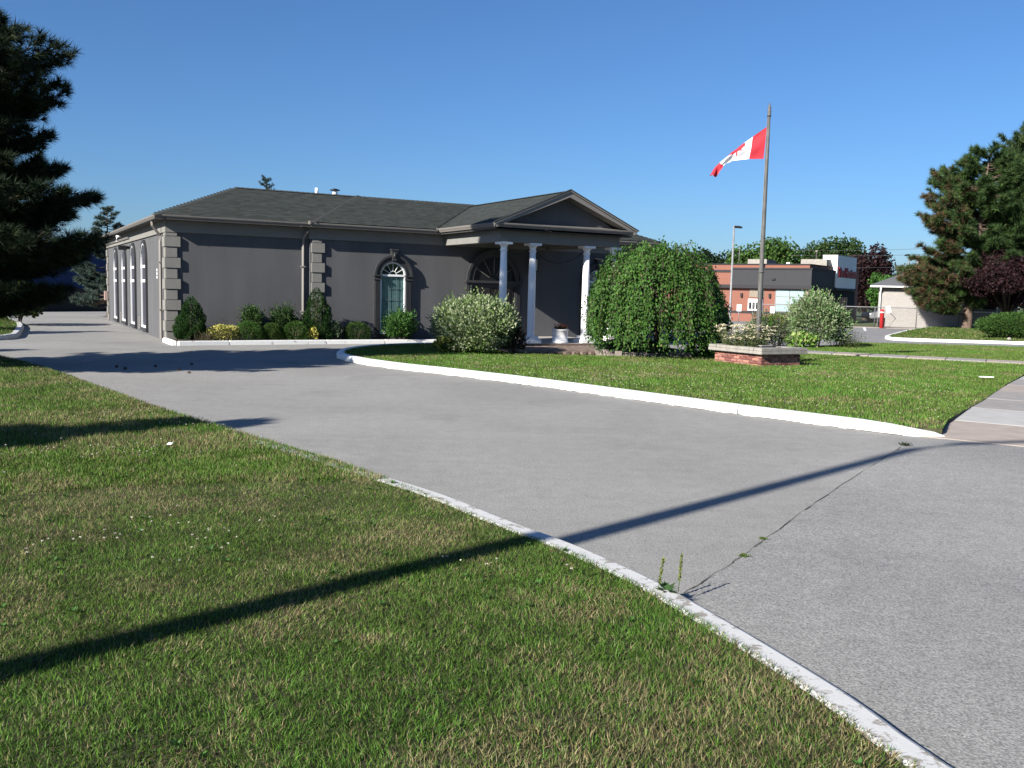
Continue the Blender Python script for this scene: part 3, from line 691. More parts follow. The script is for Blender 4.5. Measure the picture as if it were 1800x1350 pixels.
for s in (-1, 1): er.prism([(PC + s * (PHALF + .06), 3.715), (PC, PRZ + .055), (PC, PRZ + .02), (PC + s * (PHALF + .04), 3.69)], 'y', -PE - .04, -PE + .04)
er.build('shingle_edge', 'fascia', bld)
for cu_ in (8.97, 9.97, 11.93, 12.93):
    cv = -3.93
    col = MB().lathe([(.125, .0), (.118, .03), (.112, .06), (.116, .9), (.112, 1.8), (.095, 2.55)], (cu_, cv, .37), 20).build('column', 'white', bld)
    box('plinth', 'white', col, cu_ - .25, cu_ + .25, cv - .25, cv + .25, .15, .265, .012)
    MB().box(cu_ - .18, cu_ + .18, cv - .18, cv + .18, .265, .37).build('plinth', 'white', col, .01)
    MB().lathe([(.095, 2.915), (.118, 2.93), (.118, 2.95), (.097, 2.965), (.097, 3.05), (.118, 3.07), (.15, 3.11)], (cu_, cv, 0), 20).box(cu_ - .2, cu_ + .2, cv - .2, cv + .2, 3.11, 3.178).build('capital', 'white', col)
wr = MB()
for a, b in ((9.97, 11.93), (11.93, 12.93), (8.97, 9.97)):
    wr.tube([(a + (b - a) * t, -3.83, 3.06 - .45 * 4 * t * (1 - t) * (b - a) / 2) for t in [k / 12 for k in range(13)]], .012, 5)
wr.build('garland_wire', 'black', bld)

# white round flower pot on the stoop
pp = B2W(11.0, -3.98, .15)
pot = thing('flower_pot', 'white round ribbed planter pot with red flowers between two porch columns', 'flower pot', pp, BROT)
MB().lathe([(.27, 0), (.27, .05), (.245, .06), (.24, .38), (.26, .39), (.265, .43), (.235, .43), (.23, .38)], (0, 0, 0), 24).build('pot', 'white', pot)
MB().lathe([(.228, .37), (.22, .4)], (0, 0, 0), 20).build('soil', 'soil', pot)

# ------------------------------------------------------------------ vegetation builders
def jitter(rg, c, n, v=0.25, hue=0.08):
    c = np.array(c); return np.clip(c[None] * rg.uniform(1 - v, 1 + v, (n, 1)) * rg.uniform(1 - hue, 1 + hue, (n, 3)), 0.002, 1)

def shrub(name, label, cat, loc, rx, ry, h, n, leaf, cols, seed, group=None, mat_='leaf', bottom=0.05, lumps=9, lump=0.28, dirs='out', shell=0.55, stems=True, tips=0):
    """bush: leaves through a lumpy dome volume, denser at its surface, with stems inside"""
    rg = np.random.default_rng(seed)
    o = thing(name, label, cat, loc, rg.uniform(0, 6), group)
    d = rnd_dirs(rg, n * 2); d = d[d[:, 2] > -0.45][:n]; n = len(d)
    lc = rnd_dirs(rg, lumps); lc[:, 2] = np.abs(lc[:, 2]); la = rg.uniform(0.5, 1.0, lumps)
    bump = np.max(np.clip((d @ lc.T - 0.72) / 0.28, 0, 1) * la, axis=1)
    R = (1 - lump + lump * 1.5 * bump) * (shell + (1 - shell) * rg.random(n) ** 0.5) * rg.uniform(0.93, 1.06, n)
    zc = h * 0.42
    P = d * R[:, None] * np.array([rx, ry, h - zc]); P[:, 2] = np.where(d[:, 2] < 0, P[:, 2] * zc / (h - zc) / 0.45 * 0.95, P[:, 2]) + zc
    P[:, 2] = np.maximum(P[:, 2], bottom)
    ax = unit(d + rnd_dirs(rg, n) * 0.9 + (np.array([0, 0, 0.5]) if dirs == 'up' else np.array([0, 0, -0.5]) if dirs == 'down' else 0))
    A = ax * (leaf[0] * rg.uniform(0.6, 1.3, n))[:, None]
    B = unit(np.cross(ax, rnd_dirs(rg, n) + 0.6 * d)) * (leaf[1] * rg.uniform(0.7, 1.2, n))[:, None]
    ci = rg.choice(len(cols), n, p=[c[1] for c in cols]); C = np.concatenate([jitter(rg, c[0], 1) for c in cols])[ci] * rg.uniform(0.7, 1.3, (n, 1))
    parts = [quads(P, A, B, C)]
    if tips:
        k = rg.choice(n, tips, replace=False); S = P[k]; dd = unit(d[k] + np.array([0, 0, 0.6])); 
        for q in range(5):
            pp_ = S + dd * (leaf[0] * 0.8 * q); aa = unit(dd + rnd_dirs(rg, tips) * 0.7) * leaf[0]
            parts.append(quads(pp_, aa, unit(np.cross(aa, rnd_dirs(rg, tips))) * leaf[1], C[k]))
    raw_mesh('foliage', *merge(parts), mat_, o)
    if stems:
        m = MB()
        for k in range(7):
            a = rg.uniform(0, 2 * math.pi); q = 0.55 * rg.random() + .2
            m.tube([(0.1 * rx * math.cos(a), 0.1 * ry * math.sin(a), -.05), (rx * q * .5 * math.cos(a), ry * q * .5 * math.sin(a), h * .35), (rx * q * math.cos(a), ry * q * math.sin(a), h * .7)], [.02, .015, .006], 5)
        m.build('stem', 'bark', o)
    return o

def needles(rg, P, D, k, L, wdt, spread, C):
    n = len(P); P = np.repeat(P, k, 0); D = np.repeat(D, k, 0); C = np.repeat(C, k, 0)
    off = rg.random((n * k, 1)) * 0.35 * L
    ax = unit(D + rnd_dirs(rg, n * k) * spread); A = ax * (L * rg.uniform(0.7, 1.15, n * k))[:, None]
    B = unit(np.cross(ax, rnd_dirs(rg, n * k))) * wdt
    return quads(P + D * off, A, B, C * rg.uniform(0.75, 1.3, (n * k, 1)), 'tri')

def conifer(name, label, cat, loc, H, prof, seed, whorl=0.5, per=6, z0=1.2, tuft=None, cols=((0.02, 0.035, 0.015), 1.0), brown=None, trunk=0.25, bark='bark', droop=0.0, extra=(), group=None, density=1.0, lean=(0, 0), rise=0.35):
    rg = np.random.default_rng(seed); o = thing(name, label, cat, loc, 0, group)
    L_, W_, K_, SP_ = tuft
    tp = [(lean[0] * t, lean[1] * t, H * t) for t in (0, .12, .3, .5, .7, .88, .985)]
    MB().tube([(0, 0, -.3)] + tp, [trunk * 1.25, trunk * 1.05, trunk * .9, trunk * .75, trunk * .55, trunk * .36, trunk * .16, .015], 10).build('trunk', bark, o)
    br = MB(); TP, TD, TC = [], [], []
    specs = []
    z = z0
    while z < H * 0.985:
        r = float(np.interp(z, [p[0] for p in prof], [p[1] for p in prof]))
        for k in range(per): specs.append((z + rg.uniform(-.5, .5) * whorl, rg.uniform(0, 2 * math.pi), r * rg.uniform(0.62, 1.08)))
        z += whorl
    specs += list(extra)
    for z, a, L in specs:
        L = max(L, 0.15); x0_ = lean[0] * z / H; y0_ = lean[1] * z / H
        dirv = np.array([math.cos(a), math.sin(a), 0.0]); n = max(3, int(L / 0.45)); pts = []
        up = rise * (0.6 + 0.8 * z / H)
        for i in range(n + 1):
            t = i / n; zz = z + L * (up * t * t - droop * t * (1.3 - t) - 0.06 * t)
            pts.append(np.array([x0_, y0_, 0]) + dirv * L * t + np.array([0, 0, zz]) + rg.normal(size=3) * 0.05 * L * t * (0.4 if t < 1 else 0.2))
        br.tube(pts, [max(.006, (0.018 + 0.012 * L) * (1 - t / (n + .3))) for t in range(n + 1)], 5)
        sect = np.array([-dirv[1], dirv[0], 0])
        ntw = max(3, int(L * 7.5 * density))
        for i in range(ntw):
            t = rg.uniform(0.28, 1.0) ** 0.8; j = min(int(t * n), n - 1); p = pts[j] + (pts[j + 1] - pts[j]) * (t * n - j)
            s = rg.choice((-1, 1)); tl = rg.uniform(0.15, 0.5) * min(1.0, 0.3 + (1.05 - t) * L * .6)
            dv = unit(dirv * 0.8 + sect * s * rg.uniform(.2, 1.1) + np.array([0, 0, rg.uniform(-.1, .6)]))
            m_ = max(1, int(tl / (L_ * .55)))
            for q in range(m_ + 1):
                TP.append(p + dv * tl * q / m_); TD.append(unit(dv + np.array([0, 0, .3]) + rg.normal(size=3) * .2))
                c = np.array(cols[0]) if rg.random() < cols[1] else np.array(cols[2])
                if brown is not None and rg.random() < brown(p): c = np.array((0.085, 0.053, 0.03))
                TC.append(c * rg.uniform(.7, 1.35))
        TP.append(pts[-1]); TD.append(unit(dirv + np.array([0, 0, .5]))); TC.append(np.array(cols[0]) * rg.uniform(.9, 1.5))
    for q in range(8): TP.append(np.array([lean[0], lean[1], H * (0.93 + 0.008 * q)])); TD.append(unit(np.array([rg.normal() * .5, rg.normal() * .5, 1.0]))); TC.append(np.array(cols[0]))
    br.build('branch', 'bark', o)
    g = needles(rg, np.array(TP), np.array(TD), K_, L_, W_, SP_, np.array(TC))
    raw_mesh('crown', *g, 'needle', o)
    return o

def leafy_tree(name, label, loc, H, R, n, leaf, col, seed, z0=1.5, lobes=14, group=None, trunk=0.2, col2=None, flat=0.9, cat='tree'):
    rg = np.random.default_rng(seed); o = thing(name, label, cat, loc, 0, group)
    zc = (z0 + H) / 2; hz = (H - z0) / 2
    d = rnd_dirs(rg, lobes); LC = d * np.array([R * .62, R * .62, hz * .66]) * rg.uniform(.6, 1.05, (lobes, 1)) + np.array([0, 0, zc]); LR = rg.uniform(.28, .5, lobes) * min(R, hz * 1.1)
    tb = MB().tube([(0, 0, -.2), (0.05, 0, z0 * .5), (0, .05, z0 + hz * .5), (0, 0, zc + hz * .3)], [trunk * 1.3, trunk, trunk * .7, trunk * .3], 8)
    tb.build('trunk', 'bark', o)
    lb = MB()
    for c in LC: lb.tube([(0, 0, z0 * .8), tuple(c * np.array([.45, .45, .8])), tuple(c)], [trunk * .45, trunk * .25, trunk * .08], 5)
    lb.build('limb', 'bark', o)
    per = (LR ** 2 / (LR ** 2).sum() * n).astype(int); P, N = [], []
    for c, r, k in zip(LC, LR, per):
        dd = rnd_dirs(rg, k); rr = r * (0.45 + 0.6 * rg.random(k) ** .6)
        sub = rnd_dirs(rg, 7); rr = rr * (0.75 + 0.4 * np.max(np.clip(dd @ sub.T, 0, 1) ** 4, axis=1))
        P.append(c + dd * rr[:, None] * np.array([1, 1, flat])); N.append(dd)
    P = np.concatenate(P); N = np.concatenate(N); k = len(P)
    ax = unit(N * .5 + rnd_dirs(rg, k) + np.array([0, 0, -.25])); A = ax * (leaf[0] * rg.uniform(.6, 1.3, k))[:, None]
    B = unit(np.cross(ax, rnd_dirs(rg, k) + N * .8)) * (leaf[1] * rg.uniform(.7, 1.2, k))[:, None]
    C = jitter(rg, col, k, .35)
    if col2 is not None: s = rg.random(k) < .35; C[s] = jitter(rg, col2, s.sum(), .3)
    raw_mesh('crown', *quads(P, A, B, C), 'leaf', o)
    return o

# ------------------------------------------------------------------ planting bed along the front wall
bed = tag(thing('kerb', None, None, (BX, BY, 0), BROT), kind='structure')
BEDK = [(-0.02, -.05), (-0.02, -1.72), (1.4, -1.55), (4.3, -1.35), (6.2, -1.3), (8.0, -1.3)]
for a, b in zip(BEDK, BEDK[1:]):
    a, b = Vector(a), Vector(b); n = max(1, int((b - a).length / 1.5)); dd = (b - a).normalized(); nn = Vector((dd.y, -dd.x)) * .14
    if dd.x < .3: nn = -nn * 0 + Vector((-.14, 0))
    for k in range(n):
        p = a.lerp(b, k / n); q = a.lerp(b, (k + 1) / n) - dd * .012
        MB().prism([tuple(p), tuple(q), tuple(q + nn), tuple(p + nn)], 'z', -.02, .125).build('kerb_segment', 'kerb', bed, .02)
bs = sheet('flower_bed', [(0.0, -.02), (0.0, -1.72), (1.4, -1.55), (4.3, -1.35), (6.2, -1.3), (8.2, -1.3), (8.2, -.15)], 0.075, 'soil'); bs.parent = None
bs.location = (BX, BY, 0); bs.rotation_euler = (0, 0, BROT)
def at(u, v, z=.07): return tuple(B2W(u, v, z))
GREEN = (0.03, 0.075, 0.018); DG = (0.014, 0.034, 0.012)
def cone_shrub(label, u, v, r, h, seed):
    rg = np.random.default_rng(seed); o = thing('conical_shrub', label, 'shrub', at(u, v), 0, 'clipped conical evergreens in the bed')
    n = 10500; t = 1 - np.sqrt(rg.random(n) * .97); a = rg.uniform(0, 2 * math.pi, n)
    lum = 1 + .16 * np.sin(a * 3 + t * 9 + seed) + .1 * np.sin(a * 7 - t * 17)
    rr = r * np.interp(t, [0, .12, .45, .8, 1], [.8, 1, .82, .42, .06]) * lum * (.72 + .32 * rg.random(n) ** .5)
    P = np.stack([rr * np.cos(a), rr * np.sin(a), t * h + .03], 1); d = unit(np.stack([np.cos(a), np.sin(a), np.full(n, .5)], 1))
    ax = unit(d + rnd_dirs(rg, n) * .6 + np.array([0, 0, .7])); A = ax * (.055 * rg.uniform(.6, 1.3, n))[:, None]; B = unit(np.cross(ax, rnd_dirs(rg, n))) * .011
    raw_mesh('foliage', *quads(P, A, B, jitter(rg, (0.022, 0.058, 0.013), n, .4)), 'leaf', o)
    MB().tube([(0, 0, -.05), (0, 0, h * .8)], [.05, .015], 6).build('stem', 'bark', o); return o
cone_shrub('dark green conical evergreen at the corner quoins of the building', .52, -.8, .43, 1.26, 1)
cone_shrub('taller dark conical evergreen beside the front downspout', 4.22, -.75, .46, 1.58, 2)
shrub('golden_shrub', 'large yellow variegated shrub low at the kerb of the bed', 'shrub', at(1.38, -1.05), .5, .4, .5, 2600, (.05, .017), [((.42, .38, .09), .6), ((.5, .46, .2), .2), ((.12, .16, .03), .2)], 3, lumps=12)
for u, r, h, lb, sd_ in ((2.12, .39, .58, 'round green boxwood next to the yellow shrub', 4), (2.78, .3, .53, 'smallest round boxwood, middle of the three together', 5), (3.5, .41, .6, 'broad round boxwood left of the tall conical evergreen', 6), (5.45, .42, .58, 'lone round boxwood between the conical evergreen and arched window', 7)):
    shrub('boxwood', lb, 'shrub', at(u, -.95), r, r, h, 6500, (.026, .01), [((.05, .105, .02), .7), ((.028, .06, .014), .3)], sd_, 'round boxwoods in the bed', lumps=16, lump=.09, shell=.78)
shrub('yew', 'dark spreading yew against the wall behind the boxwoods, left one', 'shrub', at(2.35, -.4), .6, .33, .98, 4200, (.07, .016), [((.026, .055, .016), .7), ((.05, .1, .025), .3)], 8, 'yews against the wall', lump=.35, tips=120)
shrub('yew', 'dark spreading yew against the wall nearer the downspout', 'shrub', at(3.3, -.4), .68, .33, 1.02, 4600, (.07, .016), [((.026, .055, .016), .7), ((.05, .1, .025), .3)], 9, 'yews against the wall', lump=.35, tips=120)
shrub('golden_shrub', 'small yellow variegated shrub tucked before the tall conical evergreen', 'shrub', at(4.0, -1.15), .17, .15, .42, 420, (.05, .017), [((.42, .38, .09), .7), ((.12, .16, .03), .3)], 10)
shrub('small_shrub', 'small grey green leafy shrub right of the tall conical evergreen', 'shrub', at(4.72, -1.0), .3, .28, .6, 900, (.07, .026), [((.03, .06, .028), .6), ((.1, .13, .08), .4)], 11, lump=.4)
shrub('leafy_shrub', 'bright green rounded shrub below the arched window', 'shrub', at(6.9, -.85), .82, .55, .86, 6500, (.075, .024), [((.04, .105, .022), .6), ((.065, .15, .03), .4)], 12, lump=.34, tips=160)
def weedy(name, label, loc, r, h, n, col, seed, cat='plant'):
    rg = np.random.default_rng(seed); o = thing(name, label, cat, loc)
    P = np.stack([rg.normal(0, r * .5, n), rg.normal(0, r * .35, n), np.zeros(n)], 1); ax = unit(np.stack([rg.normal(0, .25, n), rg.normal(0, .25, n), np.ones(n)], 1))
    A = ax * (h * rg.uniform(.4, 1.1, n))[:, None]; B = unit(np.cross(ax, rnd_dirs(rg, n))) * .005
    parts = [quads(P, A, B, jitter(rg, col, n, .3), 'tri')]
    k = n * 3; i = rg.integers(0, n, k); Q = P[i] + A[i] * rg.uniform(.3, 1, (k, 1)); a2 = unit(ax[i] + rnd_dirs(rg, k) * .9) * .05
    parts.append(quads(Q, a2, unit(np.cross(a2, rnd_dirs(rg, k))) * .009, jitter(rg, col, k, .35)))
    raw_mesh('foliage', *merge(parts), 'leaf', o); return o
weedy('wispy_plant', 'thin wispy plant on the wall between conical evergreen and yew', at(1.15, -.5), .5, .75, 70, (.07, .075, .05), 13)
weedy('wispy_plant', 'dry low grassy plant at the foot of the corner evergreen', at(.8, -1.3), .3, .28, 130, (.1, .085, .05), 14)
weedy('wispy_plant', 'sparse stalky plant on the wall right of the second quoins', at(5.0, -.5), .35, .75, 80, (.06, .065, .05), 15)

# big variegated dogwoods, purple spirea, hostas
VAR = [((.21, .25, .13), .42), ((.105, .165, .05), .4), ((.33, .37, .22), .18)]
shrub('variegated_dogwood', 'large pale green and white dogwood bush before the porch', 'shrub', (-1.02, 24.75, .08), 1.52, 1.1, 1.42, 19000, (.08, .024), VAR, 20, 'variegated dogwoods', lumps=26, lump=.24, tips=260, dirs='up')
shrub('variegated_dogwood', 'pale green dogwood bush behind the brick planter', 'shrub', (10.35, 31.9, .08), 1.12, 1.0, 1.8, 11000, (.085, .026), [((.18, .25, .12), .5), ((.09, .16, .05), .35), ((.3, .36, .2), .15)], 21, 'variegated dogwoods', lumps=16, lump=.3, tips=300, dirs='up')
shrub('spirea', 'dark purple brown shrub at the foot of the pale dogwood', 'shrub', (-.02, 24.35, .08), .62, .45, .78, 2600, (.045, .014), [((.028, .018, .018), .6), ((.022, .032, .015), .4)], 22, lump=.4, tips=120)
shrub('hosta', 'yellow edged leafy plant under left side of the pale dogwood', 'plant', (-1.75, 23.95, .1), .3, .25, .36, 260, (.15, .04), [((.3, .3, .06), .5), ((.09, .17, .03), .5)], 23, dirs='up', stems=False)
shrub('hosta', 'fresh green leafy clump under the pale dogwood', 'plant', (-1.0, 23.9, .1), .5, .3, .36, 480, (.13, .035), [((.12, .22, .04), .6), ((.07, .14, .03), .4)], 24, dirs='up', stems=False)
shrub('hosta', 'light green leafy clump at the foot of the dogwood behind the planter', 'plant', (9.55, 30.9, .1), .6, .5, .42, 700, (.16, .045), [((.16, .26, .05), .6), ((.3, .36, .15), .2), ((.07, .14, .03), .2)], 25, dirs='up', stems=False)
shrub('daylily', 'dense green daylily clump left of the dogwood behind the planter', 'plant', (9.0, 32.5, .1), .75, .5, .95, 1900, (.26, .012), [((.05, .12, .02), .8), ((.12, .13, .03), .2)], 26, dirs='up', stems=False)
weedy('tall_grass', 'feathery grass clump at the right foot of the dogwood behind planter', (11.3, 31.6, .08), .5, .6, 260, (.06, .085, .025), 27)

# weeping mulberry
def weeping(loc):
    rg = np.random.default_rng(41); o = thing('weeping_mulberry', 'umbrella shaped weeping mulberry tree with drooping branches beside the porch', 'tree', loc)
    MB().tube([(0.1, 0, -.1), (.03, .02, .7), (0, 0, 1.5), (-.05, 0, 2.3)], [.14, .1, .1, .07], 10).build('trunk', 'bark', o)
    st = MB(); P, N = [], []
    for k in range(14):
        a = k * .449 + rg.uniform(-.15, .15); R_ = rg.uniform(1.2, 1.7); st.tube([(0, 0, 1.9), (R_ * .35 * math.cos(a), R_ * .35 * math.sin(a), 2.5), (R_ * .75 * math.cos(a), R_ * .75 * math.sin(a), 2.45 - .2 * R_), (R_ * math.cos(a + .1), R_ * math.sin(a + .1), 1.9 - .2 * R_)], [.045, .035, .022, .01], 5)
    def Rmax(a): return 1.98 * (1 + .06 * math.sin(3 * a + .6) + .05 * math.sin(7 * a + 2) + .04 * math.sin(13 * a))
    for k in range(1700):
        a = rg.uniform(0, 2 * math.pi); q = math.sqrt(rg.uniform(.02, 1)); r0 = q * Rmax(a) * .92
        cl = (.07 + .1 * q) * math.sin(4 * a + 5 * q) + .11 * q * math.sin(9 * a - 7 * q) + .08 * q * math.sin(17 * a + 11 * q)
        zt = 2.8 - (1.5 + .25 * math.cos(a)) * q ** 3 + cl + rg.normal() * .07 
        out = rg.uniform(.06, .28); L = (rg.uniform(.25, .8) if q < .75 else rg.uniform(.45, 1.15) * max(.4, zt - .25)); L = max(.12, min(L, zt - .14))
        d2 = np.array([math.cos(a + rg.normal() * .5), math.sin(a + rg.normal() * .5), 0]); p0 = np.array([r0 * math.cos(a), r0 * math.sin(a), zt]); pts = []
        for j in range(8):
            u = j / 7; pts.append(p0 + d2 * out * u ** .5 * (1 - .3 * u) + np.array([0, 0, .1 * math.sin(min(1, u * 3) * math.pi) - L * max(0, u - .06) ** 1.1]) + rg.normal(size=3) * .012)
        if k % 3 == 0: st.tube(pts[::2] + [pts[-1]], [.008, .006, .005, .004, .003], 4)
        for _ in range(int(9 + 20 * L)):
            u = rg.random() ** .85 * 6.99; i2 = int(u); P.append(pts[i2] + (pts[i2 + 1] - pts[i2]) * (u - i2) + rg.normal(size=3) * .045); N.append((d2[0], d2[1], .25))
    st.build('branch', 'bark', o)['kind'] = 'stuff'
    P = np.array(P); N = unit(np.array(N)); n = len(P)
    ax = unit(np.array([0, 0, -1.0]) + N * .4 + rnd_dirs(rg, n) * .6); A = ax * (.088 * rg.uniform(.5, 1.25, n))[:, None]
    B = unit(np.cross(ax, N + rnd_dirs(rg, n) * .7)) * (.026 * rg.uniform(.7, 1.2, n))[:, None]
    C = jitter(rg, (.034, .084, .015), n, .45); s = rg.random(n) < .22; C[s] = jitter(rg, (.065, .135, .024), s.sum())
    s = rg.random(n) < .008; C[s] = jitter(rg, (.14, .11, .06), s.sum())
    raw_mesh('foliage', *quads(P, A, B, C), 'leaf_gloss', o)
weeping((3.84, 25.0, .1))
shrub('ground_cover', 'dark leafy ground cover under the weeping mulberry', 'plant', (3.2, 24.75, .1), 1.0, .4, .42, 2200, (.09, .035), [((.03, .07, .03), .7), ((.06, .1, .05), .3)], 41, stems=False)
shrub('ground_cover', 'light green leafy clump under right edge of weeping mulberry', 'plant', (4.95, 24.9, .1), .5, .35, .5, 700, (.1, .035), [((.07, .15, .03), .7), ((.12, .2, .05), .3)], 42, stems=False)
sheet('flower_bed', [(2.4, 25.9), (2.5, 25.1), (2.75, 24.45), (3.5, 24.3), (4.7, 24.7), (5.0, 25.6), (4.8, 26.6), (3.2, 27.4)], 0.112, 'soil')
edg = tag(thing('edging', None, None), kind='structure')
ep = resample([(2.35, 26.1), (2.4, 25.2), (2.68, 24.38), (3.5, 24.18), (4.7, 24.5), (5.05, 25.2)], 0.24)
for i, (a, b) in enumerate(zip(ep, ep[1:])):
    a, b = Vector(a), Vector(b); d = (b - a).normalized(); n_ = Vector((-d.y, d.x)) * .06; e = b - d * .015; h_ = .2 + .015 * ((i * 7) % 3)
    MB().prism([tuple(a - n_), tuple(e - n_), tuple(e + n_), tuple(a + n_)], 'z', .0, h_).build('edging_stone', 'edging', edg, .01)
def blossoms(name, label, loc, r, h, n, hc, hs, stems_c, seed, per=9, petal=.03, cat='flowers', foliage=300, flat=True):
    """flower clump: stems, feathery leaves and one flower head per stem"""
    rg = np.random.default_rng(seed); o = thing(name, label, cat, loc)
    ang = rg.uniform(0, 2 * math.pi, n); q = np.sqrt(rg.random(n)); B0 = np.stack([r[0] * q * .6 * np.cos(ang), r[1] * q * .6 * np.sin(ang), np.zeros(n)], 1)
    T = np.stack([r[0] * q * np.cos(ang), r[1] * q * np.sin(ang), h * rg.uniform(.5, 1.05, n)], 1)
    A = T - B0; parts = [quads(B0, A, unit(np.cross(A, rnd_dirs(rg, n))) * .006, jitter(rg, stems_c, n), 'tri')]
    m_ = foliage; i = rg.integers(0, n, m_); Q = B0[i] + A[i] * rg.uniform(.05, .75, (m_, 1)); a2 = unit(A[i] / np.linalg.norm(A[i], axis=1, keepdims=True) + rnd_dirs(rg, m_) * .8) * (.1 * rg.uniform(.5, 1.2, m_))[:, None]
    parts.append(quads(Q, a2, unit(np.cross(a2, rnd_dirs(rg, m_))) * .009, jitter(rg, stems_c, m_, .4)))
    raw_mesh('foliage', *merge(parts), 'leaf', o)
    k = n * per; c = np.repeat(T, per, 0) + rg.normal(size=(k, 3)) * np.array([hs, hs, hs * .2 if flat else hs * .7])
    ax = unit(rnd_dirs(rg, k) * np.array([1, 1, .3])) * petal; raw_mesh('flower_heads', *quads(c, ax, unit(np.cross(ax, np.array([0, 0, 1.0]) + rnd_dirs(rg, k) * .3)) * petal * .4, jitter(rg, hc, k, .15)), 'petal', o)
    return o
blossoms('orange_lilies', 'pale orange flowers at the porch corner of the mulberry bed', (2.75, 25.1, .11), (.3, .3), .42, 26, (.75, .42, .16), .03, (.05, .1, .02), 43, flat=False, foliage=500, petal=.05)
fl = blossoms('red_flowers', 'red and bronze flowers growing in the white porch pot', tuple(pp + Vector((0, 0, .38))), (.24, .24), .2, 34, (.3, .03, .025), .025, (.05, .05, .025), 44, flat=False, foliage=260)
MB().tube([(0, 0, 0), (.02, 0, .22), (.02, 0, .38)], [.008, .006, .004], 5).build('spike', 'bark', fl)

# brown paver walk in front of the stoop
pv = MB(); rgp = random.Random(3)
for i in range(46):
    for j in range(11):
        u = 7.6 + i * .135 + (.0); v = -4.5 - j * .245 - (.12 if i % 2 else 0)
        if v < -7.0: continue
        h_ = .098 + rgp.uniform(0, .007); pv.box(u, u + .125, v - .235, v, .02, h_)
pvo = pv.build('paver_walk', 'paver'); pvo.location = (BX, BY, 0); pvo.rotation_euler = (0, 0, BROT); tag(pvo, kind='structure')

# ------------------------------------------------------------------ flagpole, flag, brick planter
PL0 = Vector((5.8, 21.69)); PANG = BROT; LA, LB = 1.62, 1.24      # along depth and along front
plant = thing('brick_planter', 'square red brick planter with thick concrete cap on the lawn', 'planter', (PL0.x, PL0.y, .15), PANG)
box('core', 'mortar', plant, .02, LB - .02, .02, LA - .02, -.08, .25)
rgb = random.Random(8); bm0 = None
def put_brick(x, y, z, rz, mk, lx=.2):
    o = MB().box(-lx / 2, lx / 2, -.045, .045, -.031, .031).build('brick', mk, plant, .004)
    o.location = (x, y, z); o.rotation_euler = (rgb.uniform(-.01, .01), rgb.uniform(-.01, .01), rz + rgb.uniform(-.012, .012))
for c in range(4):
    z = -.035 + c * .073 + .0; st = .0 if c % 2 else .1
    n = int(LB / .212)
    for wall_, Lw in (('f', LB), ('b', LB), ('l', LA), ('r', LA)):
        x = -st
        while x < Lw - .03:
            a, b = max(x, 0), min(x + .2, Lw)
            if b - a > .05:
                mk = rgb.choice(('brick1', 'brick1', 'brick2', 'brick3')); m_ = (a + b) / 2; l_ = b - a; q = rgb.uniform(-.004, .004)
                if wall_ == 'f': put_brick(m_, .045 + q, z, 0, mk, l_)
                elif wall_ == 'b': put_brick(m_, LA - .045 + q, z, 0, mk, l_)
                elif wall_ == 'l' and .06 < m_ < LA - .06: put_brick(.045 + q, m_, z, rad(90), mk, l_)
                elif wall_ == 'r' and .06 < m_ < LA - .06: put_brick(LB - .045 + q, m_, z, rad(90), mk, l_)
            x += .212
for args in ((-.12, LB + .12, -.12, .16), (-.12, LB + .12, LA - .16, LA + .12), (-.12, .16, .162, LA - .162), (LB - .16, LB + .12, .162, LA - .162)):
    box('cap_slab', 'cap', plant, *args, .245, .32, .006); box('cap_slab', 'cap', plant, args[0] + .008, args[1] - .008, args[2] + .008, args[3] - .008, .323, .39, .006)
box('soil', 'soil', plant, .1, LB - .1, .1, LA - .1, .2, .33)
pc_ = Vector((5.93, 22.6))
pole = thing('flagpole', 'tall grey tapered flagpole rising from the brick planter', 'flagpole', (pc_.x, pc_.y, .3))
PTOP = 6.18 - .3
MB().lathe([(.062, 0), (.06, 1.0), (.056, 2.0), (.05, 3.4), (.042, 4.6), (.036, PTOP - .2)], (0, 0, 0), 14).build('shaft', 'pole_paint', pole)
MB().lathe([(.05, PTOP - .2), (.05, PTOP - .16), (.038, PTOP - .15), (.042, PTOP - .1), (.048, PTOP - .06), (.03, PTOP - .03), (.045, PTOP), (.034, PTOP + .02), (.004, PTOP + .12)], (0, 0, 0), 12).build('finial', 'pole_paint', pole)
MB().lathe([(.064, 2.0), (.064, 2.06)], (0, 0, 0), 12).build('collar', 'pole_paint', pole)
MB().tube([(-.05, -.03, .7), (-.06, -.04, 1.0), (-.05, -.03, PTOP - .25)], .003, 5).build('halyard', 'cap', pole)
MB().box(-.02, .02, -.09, -.05, .95, 1.1).build('cleat', 'grey_metal', pole)
